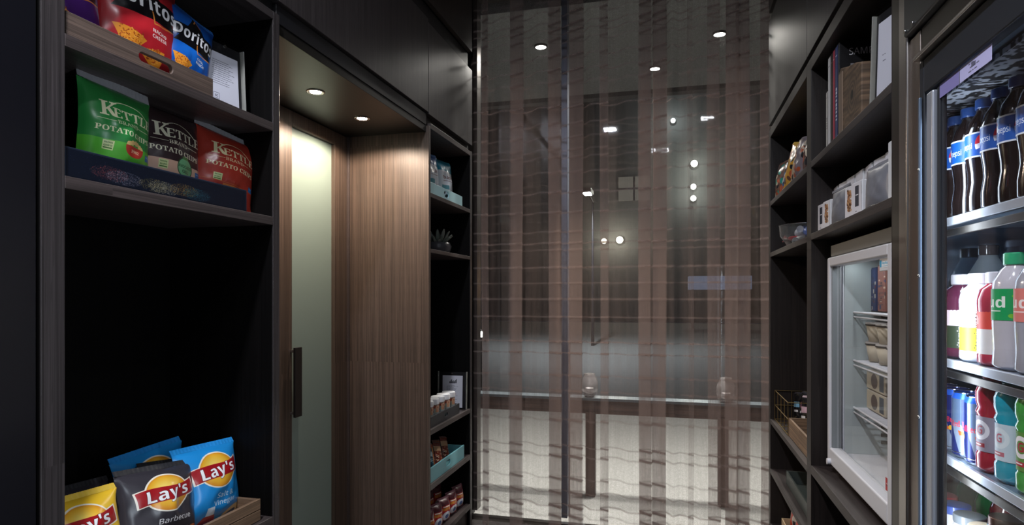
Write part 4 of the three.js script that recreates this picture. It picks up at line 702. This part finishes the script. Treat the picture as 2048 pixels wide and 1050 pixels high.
// ------------------------------------------------------------------ white glass-door fridge in the shelf unit
{
  const x0 = 0.535, z0 = -2.485, z1 = -1.790, y0 = 0.850, y1 = 1.632, t = thing('mini_fridge', 'white glass-door countertop fridge standing in the right shelf unit', 'fridge', [0.8, 0.815, -2.1]);
  wp(t, 'outer_shell', [B(x0 + 0.045, 1.08, y0, y1, z0, z0 + 0.028), B(x0 + 0.045, 1.08, y0, y1, z1 - 0.028, z1), B(x0 + 0.045, 1.08, y1 - 0.03, y1, z0 + 0.028, z1 - 0.028), B(x0 + 0.045, 1.08, y0, y0 + 0.04, z0 + 0.028, z1 - 0.028), B(1.05, 1.08, y0 + 0.04, y1 - 0.03, z0 + 0.028, z1 - 0.028)], M.whitePlastic);
  wp(t, 'liner', [B(x0 + 0.05, 1.045, y0 + 0.04, y1 - 0.03, z0 + 0.028, z0 + 0.032), B(x0 + 0.05, 1.045, y0 + 0.04, y1 - 0.03, z1 - 0.032, z1 - 0.028), B(1.04, 1.048, y0 + 0.04, y1 - 0.03, z0 + 0.03, z1 - 0.03)], M.fridgeLiner);
  wp(t, 'top_fascia', B(x0 + 0.012, x0 + 0.055, 1.592, y1, z0, z1, 'z', 0.003), M.fridgeGrey);
  const fr = [B(x0, x0 + 0.042, y0, 1.588, z0, z0 + 0.030, 'y', 0.006), B(x0, x0 + 0.042, y0, 1.588, z1 - 0.035, z1, 'y', 0.006), B(x0, x0 + 0.042, 1.555, 1.588, z0 + 0.03, z1 - 0.035, 'z', 0.006), B(x0, x0 + 0.042, y0, y0 + 0.058, z0 + 0.03, z1 - 0.035, 'z', 0.006)];
  const d = wp(t, 'door_frame', fr, M.whitePlastic);
  lp(d, 'seal', B(x0 + 0.008 - 0.8, x0 + 0.036 - 0.8, 0.908 - 0.815, 1.555 - 0.815, z0 + 0.030 + 2.1, z0 + 0.038 + 2.1), std({ color: lin(0.22, 0.24, 0.25), roughness: 0.5 }));
  lp(d, 'glass_pane', B(x0 + 0.016 - 0.8, x0 + 0.0165 - 0.8, 0.908 - 0.815, 1.555 - 0.815, z0 + 0.030 + 2.1, z1 - 0.035 + 2.1, 'y', 0.0002), M.coolGlass);
  lp(d, 'lock', cyl(0.011, 0.011, 0.012, 20).rotateZ(Math.PI / 2).translate(x0 - 0.8, y0 + 0.012 - 0.815, z0 + 0.05 + 2.1), M.whitePlastic);
  lp(d, 'brand_badge', uvm(new RoundedBoxGeometry(0.004, 0.034, 0.105, 2, 0.0018)).translate(x0 + 0.013 - 0.8, 1.535 - 0.815, -1.872 + 2.1), std({ color: lin(0.75, 0.78, 0.82), roughness: 0.4 }));
  lp(d, 'badge_print', new THREE.PlaneGeometry(0.098, 0.022).rotateY(-Math.PI / 2).translate(x0 + 0.0105 - 0.8, 1.538 - 0.815, -1.872 + 2.1), std({ roughness: 0.5, map: art(256, 64, (x, w, h) => { x.fillStyle = '#f2f5f8'; x.fillRect(0, 0, w, h); x.fillStyle = '#2f9fd0'; x.fillRect(4, 4, 40, 56); x.fillStyle = '#5fb4d8'; for (let k = 0; k < 9; k++) x.fillRect(58 + k * 20, 18 + (k % 3) * 2, 14, 18); x.fillStyle = '#8fc4dc'; x.fillRect(60, 50, 180, 5); }) }));
  lp(d, 'red_sticker', new THREE.PlaneGeometry(0.06, 0.035).rotateY(-Math.PI / 2).translate(x0 + 0.0145 - 0.8, 0.945 - 0.815, -1.855 + 2.1), std({ roughness: 0.5, map: art(128, 64, (x, w, h) => { x.fillStyle = '#c03a3a'; x.fillRect(0, 0, w, h); lines(x, 10, 110, 10, 60, 4, 3); x.fillStyle = '#e8b0b0'; x.fillRect(10, 26, 100, 5); }) }));
  for (const z of [z0 + 0.06, z1 - 0.06]) for (const x of [x0 + 0.10, 1.02]) wp(t, 'foot', cyl(0.02, 0.024, 0.034, 16).translate(x, 0.8155, z), M.black);
  for (const y of [1.392, 1.222, 1.055]) {
    const w = [rod([0.615, y, z0 + 0.034], [0.615, y, z1 - 0.034], 0.004), rod([1.02, y, z0 + 0.034], [1.02, y, z1 - 0.034], 0.003), rod([0.615, y - 0.016, z0 + 0.034], [0.615, y - 0.016, z1 - 0.034], 0.003)];
    for (let z = z0 + 0.045; z < z1 - 0.04; z += 0.017) w.push(rod([0.615, y, z], [1.02, y, z], 0.0022));
    wp(t, 'wire_shelf', w, M.whitePlastic);
  }
  const ribs = []; for (let y = 0.93; y < 1.55; y += 0.026) ribs.push(B(0.70, 0.735, y, y + 0.012, z0 + 0.032, z0 + 0.037)); wp(t, 'shelf_support', ribs, M.steelDark);
  wp(t, 'lamp_tube', B(0.60, 0.62, 1.575, 1.59, z0 + 0.06, z1 - 0.06), glow(0.85, 0.95, 1.0, 1.2));
  const l = new THREE.RectAreaLight(new THREE.Color(0.86, 0.95, 1.0), LIGHT.fridge, 0.58, 0.02); l.position.set(0.61, 1.573, -2.135); l.rotation.set(-Math.PI / 2, 0, Math.PI / 2); scene.add(l);
}
{ // what is in it
  const carton = (c, s) => std({ roughness: 0.6, map: art(256, 256, (x, w, h) => { x.fillStyle = c; x.fillRect(0, 0, w, h); const q = rng(s); for (let i = 0; i < 24; i++) { x.fillStyle = ['#7a2c2c', '#203a70', '#e4d8c0', '#2c2c30'][Math.floor(q() * 4)]; x.globalAlpha = 0.7; x.fillRect(q() * w, q() * h, 10 + q() * 60, 6 + q() * 20); } x.globalAlpha = 1; lines(x, 20, 230, 150, 240, 4, s); }) });
  const dims = [[-2.425, 0.055, 0.150, '#2a3a66', 'navy printed carton on the top fridge shelf', 4], [-2.335, 0.085, 0.155, '#8a5a50', 'reddish printed carton on the top fridge shelf', 5], [-2.225, 0.105, 0.135, '#b6ae9c', 'beige carton with a small print on the top fridge shelf', 6], [-2.110, 0.105, 0.135, '#a8a294', 'beige carton furthest to the near end of the top fridge shelf', 7]];
  for (const [z, w, h, c, label, s] of dims) { const t = thing('food_carton', label, 'carton', [0.72, 1.397, z]); lp(t, 'box', uvm(new RoundedBoxGeometry(0.10, h, w, 1, 0.003)).translate(0, h / 2, 0), std({ color: new THREE.Color(c), roughness: 0.6 })); lp(t, 'printed_face', new THREE.PlaneGeometry(w * 0.96, h * 0.96).rotateY(-Math.PI / 2).translate(-0.0508, h / 2, 0), carton(c, s)); lp(t, 'flap', uvm(new RoundedBoxGeometry(0.10, 0.002, w, 1, 0.0008)).translate(0, h + 0.001, 0), std({ color: new THREE.Color(c), roughness: 0.6 })); }
  const tub = (pos, label) => { const t = thing('food_tub', label, 'tub', pos, 'pale tubs on the middle fridge shelf'); lp(t, 'cup', lathe([[0, 0], [0.040, 0], [0.048, 0.056], [0, 0.056]], 28), std({ roughness: 0.5, map: art(256, 64, (x, w, h) => { x.fillStyle = '#bdb3a0'; x.fillRect(0, 0, w, h); lines(x, 10, 246, 24, 60, 3, 9); }) })); lp(t, 'lid', lathe([[0, 0.066], [0.050, 0.066], [0.051, 0.056], [0, 0.056]], 28), std({ color: lin(0.30, 0.27, 0.25), roughness: 0.5 })); };
  [['far', -2.385], ['second', -2.272], ['third', -2.160], ['near', -2.048]].forEach(([n, z]) => { tub([0.685, 1.227, z], `pale tub on the middle fridge shelf, bottom of the ${n} stack`); tub([0.685, 1.2935, z], `pale tub on the middle fridge shelf, top of the ${n} stack`); });
  const oval = std({ roughness: 0.55, map: art(256, 128, (x, w, h) => { x.fillStyle = '#bcb29c'; x.fillRect(0, 0, w, h); x.fillStyle = '#5a4a40'; x.beginPath(); x.ellipse(110, 66, 46, 52, 0, 0, 7); x.fill(); x.fillStyle = '#4a5058'; x.fillRect(182, 10, 60, 108); lines(x, 186, 240, 24, 110, 6, 2); }) });
  for (let i = 0; i < 2; i++) for (let j = 0; j < 2; j++) { const t = thing('food_carton', `flat carton with a round dark photo, ${j ? 'upper' : 'lower'} one of the ${i ? 'near' : 'far'} stack`, 'carton', [0.72, 1.060 + j * 0.070, -2.33 + i * 0.22]); lp(t, 'box', uvm(new RoundedBoxGeometry(0.14, 0.066, 0.20, 1, 0.003)).translate(0, 0.033, 0), std({ color: lin(0.48, 0.44, 0.36), roughness: 0.6 })); lp(t, 'printed_face', new THREE.PlaneGeometry(0.194, 0.062).rotateY(-Math.PI / 2).translate(-0.0708, 0.033, 0), oval); }
  const crink = std({ color: lin(0.36, 0.31, 0.25), roughness: 0.35 });
  for (let i = 0; i < 3; i++) bag({ name: 'frozen_bag', cat: 'bag', label: `crinkled brownish frozen food bag on the fridge floor, ${['farthest', 'middle', 'nearest'][i]} one`, pos: [0.78 - 0.03 * i, 0.892, -2.32 + i * 0.17], turn: QR, w: 0.17, h: 0.11, d: 0.10, lean: 0.3, seed: 120 + i, tex: art(64, 64, (x) => { x.fillStyle = ['#8c8272', '#7c6c58', '#94866c'][i]; x.fillRect(0, 0, 64, 64); lines(x, 6, 58, 10, 60, 6, i); }), sealMat: crink });
}

// ------------------------------------------------------------------ right shelves: books, sign, packs
{
  const book = (z, w, h, d, c, label, ink, words, dy = 0) => {
    const t = thing('book', label, 'book', [0.52 + d / 2, 1.956, z]), cov = std({ color: new THREE.Color(c), roughness: 0.5 });
    lp(t, 'cover', [B(-d / 2, d / 2, 0, h, -w / 2, -w / 2 + 0.002), B(-d / 2, d / 2, 0, h, w / 2 - 0.002, w / 2), B(-d / 2, -d / 2 + 0.002, 0, h, -w / 2, w / 2)], cov);
    lp(t, 'page_block', B(-d / 2 + 0.003, d / 2 - 0.004, 0.003, h - 0.004, -w / 2 + 0.0025, w / 2 - 0.0025), M.paper);
    if (ink) lp(t, 'spine_print', new THREE.PlaneGeometry(w * 0.8, h * 0.92).rotateY(-Math.PI / 2).translate(-d / 2 - 0.0006, h / 2, 0), std({ roughness: 0.5, map: art(48, 512, (x, W, H) => { x.fillStyle = c; x.fillRect(0, 0, W, H); const q = rng(W + words * 7); x.fillStyle = ink; for (let y = H * 0.42; y < H * 0.42 + words * 22; y += 22) x.fillRect(W / 2 - 13, y, 26, 9 + q() * 8); x.fillStyle = ink; x.fillRect(8, 30, W - 16, 6); }) }));
  };
  book(-2.418, 0.024, 0.215, 0.17, '#d8d4cf', 'short white paperback at the far end of the book row', '#7c6a6a', 5);
  book(-2.385, 0.034, 0.325, 0.15, '#e4e2e2', 'tall white book beside the short white paperback', '#8a8a90', 0);
  book(-2.348, 0.030, 0.325, 0.15, '#2a2224', 'tall black book between the white and red books', '#8a7a70', 0);
  book(-2.318, 0.024, 0.325, 0.15, '#c4445a', 'tall crimson red book', '#f0d8d8', 0);
  book(-2.283, 0.036, 0.325, 0.15, '#3a4878', 'tall blue book with white spine lettering', '#e6ebf6', 9);
  { // the last book of the row shows its black front cover
    const t = thing('book', 'black book at the near end of the row with white lettering on its cover', 'book', [0.635, 1.956, -2.254]);
    lp(t, 'cover', [B(-0.115, 0.115, 0, 0.325, -0.008, -0.006), B(-0.115, 0.115, 0, 0.325, 0.006, 0.008), B(-0.115, -0.113, 0, 0.325, -0.006, 0.006)], M.black);
    lp(t, 'page_block', B(-0.112, 0.111, 0.003, 0.321, -0.0055, 0.0055), M.paper);
    lp(t, 'cover_print', new THREE.PlaneGeometry(0.222, 0.318).translate(0, 0.162, 0.0085), std({ roughness: 0.4, map: art(384, 512, (x, w, h) => { x.fillStyle = '#141315'; x.fillRect(0, 0, w, h); txt(x, 'SAMPLER N', 170, 50, 50, '#d8d5d8', { style: '' }); for (const [q, n] of [[112, 10], [150, 4], [186, 8]]) for (let k = 0; k < n; k++) { x.fillStyle = '#8c8a8c'; x.fillRect(50 + k * 26, q, 17, 14); } }) }));
  }
  { // split log used as a book end
    const t = thing('log_block', 'split brown log block with a round knot in front of the black book', 'wood block', [0.548, 1.956, -2.088], undefined, 0.0);
    const s = new THREE.Shape(); s.moveTo(-0.115, 0); s.lineTo(0.12, 0); s.lineTo(0.122, 0.155); s.lineTo(0.06, 0.175); s.lineTo(-0.02, 0.192); s.lineTo(-0.10, 0.215); s.lineTo(-0.118, 0.205); s.closePath();
    const g = new THREE.ExtrudeGeometry(s, { depth: 0.062, bevelEnabled: true, bevelSize: 0.004, bevelThickness: 0.004, bevelSegments: 2 }); g.rotateY(QR); g.translate(0.028, 0, 0);
    const p = g.attributes.position, uv = new Float32Array(p.count * 2); for (let i = 0; i < p.count; i++) { uv[2 * i] = p.getZ(i) / 0.26 + 0.5; uv[2 * i + 1] = p.getY(i) / 0.22; } g.setAttribute('uv', new THREE.BufferAttribute(uv, 2));
    const barkTex = dataTex(256, 256, (u, v) => { const dx = u - 0.62, dy = v - 0.42, rr = Math.hypot(dx, dy * 0.85), ring = 0.5 + 0.5 * Math.sin(rr * 95 + 4 * n1(u * 8, v * 8)), knot = Math.exp(-rr * rr * 16), q = 0.55 + 0.5 * n2(u * 5, v * 46) * (1 - knot) + 0.28 * ring * knot - (rr < 0.06 ? 0.35 : 0); return [0.50 * q, 0.40 * q, 0.31 * q]; }, true);
    lp(t, 'block', g, std({ map: barkTex, roughness: 0.7 }));
    lp(t, 'sawn_face', B(-0.0405, -0.036, 0.004, 0.200, -0.118, -0.070), std({ color: lin(0.52, 0.40, 0.29), map: grainTex, roughness: 0.65 }));
  }
}
notice('notice_frame', 'steel-edged acrylic notice frame on the book shelf beside the steel post', [0.560, 1.957, -1.815], QR + 0.24, 0.25, 0.27, (x, w, h) => { x.fillStyle = '#d9d9e4'; x.fillRect(0, 0, w, h); lines(x, 120, 340, 150, 330, 9, 12); lines(x, 40, 90, 190, 250, 5, 13); }, 0.21, 0.235, 0.006, 0.03);

// eight upright white packs with a small square print, and shorter packs and pouches in front of them
{
  const packTex = art(128, 192, (x, w, h) => { x.fillStyle = '#eceaf0'; x.fillRect(0, 0, w, h); x.fillStyle = '#2c3038'; x.fillRect(50, 62, 24, 36); x.fillStyle = '#8ea0aa'; x.fillRect(55, 78, 14, 8); x.fillStyle = '#3a3c42'; x.beginPath(); x.ellipse(64, 134, 26, 10, 0, 0, 7); x.fill(); });
  const front = std({ map: packTex, roughness: 0.6 });
  for (let i = 0; i < 8; i++) {
    const t = thing('snack_pack', `upright white pack with a small dark square, ${ordinal[i]} from the far divider`, 'pack', [0.62, 1.685, -2.515 + i * 0.101], 'upright white packs on the shelf over the fridge', QR + 0.05 * ((i * 3) % 4 - 1.5));
    lp(t, 'box', B(-0.043, 0.043, 0, 0.165, -0.05, 0.05, 'y', 0.003), M.white); lp(t, 'printed_front', new THREE.PlaneGeometry(0.084, 0.160).translate(0, 0.083, 0.0507), front);
    lp(t, 'top_fold', B(-0.043, 0.043, 0.165, 0.170, -0.05, 0.01, 'x', 0.001), M.paper);
  }
  const kinds = {
    strip: std({ roughness: 0.5, map: art(96, 192, (x, w, h) => { x.fillStyle = '#e6e4ea'; x.fillRect(0, 0, w, h); x.fillStyle = '#3a3d48'; x.fillRect(28, 20, 40, 120); x.fillStyle = '#f0f0f2'; x.fillRect(34, 70, 28, 6); lines(x, 26, 72, 150, 180, 2, 4); }) }),
    photo: std({ roughness: 0.5, map: art(96, 192, (x, w, h) => { x.fillStyle = '#e6e4ea'; x.fillRect(0, 0, w, h); const q = rng(6); for (let i = 0; i < 70; i++) { x.fillStyle = ['#8a5c38', '#c49a6c', '#5a3820', '#b0754a'][Math.floor(q() * 4)]; x.beginPath(); x.ellipse(28 + q() * 40, 20 + q() * 130, 9, 7, q() * 3, 0, 7); x.fill(); } }) }),
  };
  const small = (z, k, label) => { const t = thing('snack_pack', label, 'pack', [0.540, 1.685, z], undefined, QR + 0.1); lp(t, 'box', B(-0.036, 0.036, 0, 0.105, -0.018, 0.018, 'y', 0.004), M.white); lp(t, 'printed_front', new THREE.PlaneGeometry(0.068, 0.098).translate(0, 0.053, 0.0187), kinds[k]); };
  small(-2.520, 'strip', 'short white pack with a dark strip nearest the far divider'); small(-2.435, 'photo', 'short white pack with a brown nut photo in the far half of the row');
  small(-2.135, 'photo', 'short white pack with a brown nut photo in the middle of the row'); small(-2.050, 'strip', 'short white pack with a dark strip in the middle of the row');
  const greyTex = art(256, 192, (x, w, h) => { const g = x.createLinearGradient(0, 0, w, 0); g.addColorStop(0, '#8d8688'); g.addColorStop(0.25, '#7d7f88'); g.addColorStop(1, '#747884'); x.fillStyle = g; x.fillRect(0, 0, w, h); });
  for (const [z, label] of [[-2.300, 'plain grey zip pouch in the far half of the pack row'], [-1.905, 'plain grey zip pouch in the near half of the pack row']]) {
    const t = bag({ name: 'zip_pouch', label, pos: [0.535, 1.686, z], turn: QR + 0.10, w: 0.165, h: 0.128, d: 0.028, lean: 0.05, roll: -0.02, seed: 130 + Math.round(z * -10), tex: greyTex, seal: lin(0.22, 0.22, 0.25), bend: -0.1, gloss: 0.45 });
    lp(t, 'cord', new THREE.TubeGeometry(new THREE.CatmullRomCurve3([[-0.075, 0.004, 0.012], [-0.03, 0.003, 0.022], [0.03, 0.006, 0.022], [0.07, 0.006, 0.012]].map((v) => new THREE.Vector3(...v))), 20, 0.0025, 6), M.black);
  }
  const t = thing('snack_pack', 'tall plain white pack at the near end of the pack row', 'pack', [0.56, 1.685, -1.755], undefined, QR); lp(t, 'box', B(-0.045, 0.045, 0, 0.16, -0.03, 0.03, 'y', 0.004), M.white); lp(t, 'top_fold', B(-0.045, 0.045, 0.16, 0.166, -0.03, 0.0, 'x', 0.001), M.paper);
}

// ------------------------------------------------------------------ far right shelves
{
  const candy = (c1, c2, s) => art(96, 160, (x, w, h) => { x.fillStyle = c1; x.fillRect(0, 0, w, h); const q = rng(s); for (let i = 0; i < 26; i++) { x.fillStyle = [c2, '#e8d8c0', '#20242c', '#c8603c'][Math.floor(q() * 4)]; x.beginPath(); x.ellipse(q() * w, q() * h, 5 + q() * 12, 4 + q() * 12, q() * 3, 0, 7); x.fill(); } });
  [['#7a5648', '#1f9a8c', 'brown see-through candy bag with a teal label', -3.505, 0.20, 0.0], ['#3a6aa8', '#e8f0f4', 'blue and white candy bag second on the far top shelf', -3.375, 0.175, 0.1], ['#e0a83c', '#6a3c28', 'golden yellow candy bag leaning on the far top shelf', -3.26, 0.235, 0.2], ['#c8b090', '#3c3028', 'pale tan candy bag beside the yellow one', -3.135, 0.205, 0.14], ['#8a8088', '#d8c8b8', 'grey candy bag in front of the divider on the far top shelf', -2.99, 0.200, 0.1], ['#705048', '#e0d0c0', 'mottled brown candy bag nearest the divider on the far top shelf', -2.85, 0.190, 0.06]].forEach(([a, b, label, z, h, roll], i) => bag({ name: 'candy_bag', label, pos: [0.535 + 0.012 * (i % 2), 1.957, z], turn: QR + 0.35, w: 0.125, h, d: 0.05, lean: 0.12, roll, seed: 140 + i, tex: candy(a, b, 30 + i), seal: new THREE.Color(i === 2 ? '#d8b040' : a) }));
  { // glass bowl with wrapped sweets
    const t = thing('glass_bowl', 'clear round glass bowl of wrapped sweets on the far right shelf', 'bowl', [0.640, 1.683, -3.36]);
    lp(t, 'bowl', lathe([[0, 0], [0.06, 0], [0.10, 0.02], [0.132, 0.065], [0.135, 0.115], [0.138, 0.118], [0.131, 0.116], [0.127, 0.066], [0.096, 0.026], [0, 0.008]], 40), phy({ color: lin(0.9, 0.93, 0.95), roughness: 0.03, transmission: 0.95, thickness: 0.004, ior: 1.45 }));
    const sweets = [['red', '#d83a44', 0.585, 0.040, -3.415], ['white', '#ece9ea', 0.600, 0.036, -3.330], ['blue', '#4a68b4', 0.640, 0.082, -3.345], ['pale pink', '#e8c4c8', 0.665, 0.042, -3.420], ['cream', '#ece4cc', 0.675, 0.040, -3.320], ['light grey', '#c8c8d0', 0.610, 0.080, -3.400]];
    sweets.forEach(([n, c, x, y, z], k) => {
      const m = std({ color: new THREE.Color(c), roughness: 0.35 }), q = thing('wrapped_sweet', `${n} wrapped sweet lying in the clear glass bowl`, 'sweet', [x, 1.683 + y, z], 'wrapped sweets in the glass bowl', 0.9 * k); q.rotation.z = 0.3 * (k % 3 - 1);
      lp(q, 'sweet', new THREE.SphereGeometry(0.030, 18, 12).scale(1.15, 0.8, 0.95), m);
      for (const d of [-1, 1]) lp(q, 'wrapper_end', new THREE.ConeGeometry(0.017, 0.022, 12, 1, true).rotateZ(d * Math.PI / 2).translate(d * 0.042, 0, 0), m);
    });
    const c = thing('small_card', 'small pale blue tent card behind the glass bowl', 'card', [0.80, 1.683, -3.40], undefined, QR + 0.5); lp(c, 'front_leaf', B(-0.055, 0.055, 0, 0.175, -0.001, 0.001).rotateX(-0.14), std({ color: lin(0.22, 0.32, 0.42), roughness: 0.4 })); lp(c, 'rear_leaf', B(-0.055, 0.055, 0, 0.175, -0.001, 0.001).rotateX(0.14).translate(0, 0, -0.048), M.black);
  }
  { // gilt wire basket
    const gold = std({ color: lin(0.62, 0.46, 0.20), roughness: 0.3, metalness: 1 }), t = thing('wire_basket', 'gold wire basket of black packets on the far right shelf', 'basket', [0.640, 0.793, -3.375]), w = [], X = 0.125, Z = 0.20, H = 0.155;
    for (const y of [0.003, H / 2, H]) { w.push(rod([-X, y, -Z], [X, y, -Z], 0.0022), rod([-X, y, Z], [X, y, Z], 0.0022), rod([-X, y, -Z], [-X, y, Z], 0.0022), rod([X, y, -Z], [X, y, Z], 0.0022)); }
    for (let i = 0; i <= 4; i++) { const z = -Z + 2 * Z * i / 4; w.push(rod([-X, 0, z], [-X, H, z], 0.0018), rod([X, 0, z], [X, H, z], 0.0018), rod([-X, 0.003, z], [X, 0.003, z], 0.0018)); }
    for (let i = 1; i < 3; i++) { const x = -X + 2 * X * i / 3; w.push(rod([x, 0, -Z], [x, H, -Z], 0.0018), rod([x, 0, Z], [x, H, Z], 0.0018)); }
    lp(t, 'wire_frame', w, gold);
    const foil = (c) => art(96, 96, (x) => { x.fillStyle = '#111318'; x.fillRect(0, 0, 96, 96); x.fillStyle = c; x.fillRect(16, 30, 60, 20); x.fillStyle = '#d8d8dc'; x.fillRect(22, 60, 44, 8); });
    [['#7ab0d0', 'pale blue'], ['#d05a6c', 'pink'], ['#d89a6a', 'tan'], ['#c8a8b8', 'lilac'], ['#6a9a6a', 'green']].forEach(([c, n], i) => bag({ name: 'snack_packet', cat: 'packet', label: `small black foil packet with a ${n} print in the gold wire basket`, pos: [0.620 + 0.015 * (i % 3), 0.800, -3.51 + i * 0.066], turn: QR + 0.3, w: 0.10, h: 0.150 + 0.012 * (i % 2), d: 0.035, lean: 0.1, roll: 0.12 * (i % 3 - 1), seed: 160 + i, tex: foil(c), seal: i === 3 ? lin(0.5, 0.4, 0.45) : lin(0.03, 0.03, 0.04), gloss: 0.15 }));
  }
  const box = tray({ name: 'wooden_box', label: 'light wooden box with an oval hand hole in front of the wire basket', cat: 'box', pos: [0.612, 0.793, -2.915], turn: 0, w: 0.19, h: 0.085, d: 0.50, k: 0.010, mat: std({ color: lin(0.50, 0.35, 0.22), map: grainTex, roughness: 0.6 }) });
  void box;
  bag({ name: 'snack_packet', cat: 'packet', label: 'mint green packet lying in the light wooden box', pos: [0.64, 0.800, -2.80], turn: QR, w: 0.15, h: 0.10, d: 0.04, lean: 0.5, seed: 171, tex: art(64, 64, (x) => { x.fillStyle = '#3fcf9a'; x.fillRect(0, 0, 64, 64); x.fillStyle = '#d8f4e8'; x.fillRect(14, 24, 36, 10); }), seal: lin(0.05, 0.55, 0.32) });
  tray({ name: 'snack_tray', label: 'dark green-grey tray on the lower far right shelf', pos: [0.640, 0.528, -2.985], turn: 0, w: 0.22, h: 0.062, d: 0.66, k: 0.008, mat: std({ color: lin(0.060, 0.072, 0.066), roughness: 0.4 }) });
  [['#18304a', 'navy'], ['#2c6a70', 'teal'], ['#1c2430', 'black'], ['#d8dccc', 'cream'], ['#203040', 'slate']].forEach(([c, n], i) => bag({ name: 'snack_packet', cat: 'packet', label: `${n} snack packet standing in the dark green-grey tray`, pos: [0.66, 0.536, -3.16 + i * 0.105], turn: QR + 0.5, w: 0.095, h: 0.105, d: 0.04, lean: 0.3, seed: 180 + i, tex: art(64, 64, (x) => { x.fillStyle = c; x.fillRect(0, 0, 64, 64); x.fillStyle = '#a8c4cc'; x.fillRect(12, 16, 30, 8); lines(x, 8, 56, 34, 60, 3, i); }), seal: new THREE.Color(c) }));
  tray({ name: 'cardboard_box', label: 'tan open cardboard box on the lowest far right shelf', cat: 'box', pos: [0.640, 0.236, -3.10], turn: 0, w: 0.22, h: 0.075, d: 0.70, k: 0.006, mat: std({ color: lin(0.48, 0.34, 0.20), roughness: 0.8 }) });
  for (let i = 0; i < 5; i++) bag({ name: 'snack_pouch', label: `white pouch with a red swirl in the tan cardboard box, ${ordinal[i]} from the curtain`, group: 'white and red pouches in the cardboard box', pos: [0.585, 0.243, -3.37 + i * 0.13], turn: QR + 0.3, w: 0.125, h: 0.19, d: 0.05, lean: 0.1, seed: 190 + i, tex: art(96, 128, (x) => { x.fillStyle = '#e4dcd8'; x.fillRect(0, 0, 96, 128); x.fillStyle = '#d2402c'; x.beginPath(); x.moveTo(20, 0); x.bezierCurveTo(96, 30, 0, 80, 70, 128); x.lineTo(30, 128); x.bezierCurveTo(-20, 80, 60, 50, 0, 20); x.fill(); x.fillStyle = '#3a3a44'; x.fillRect(50, 70, 20, 26); }), seal: lin(0.7, 0.66, 0.64) });
}
renderer.render(scene, camera);
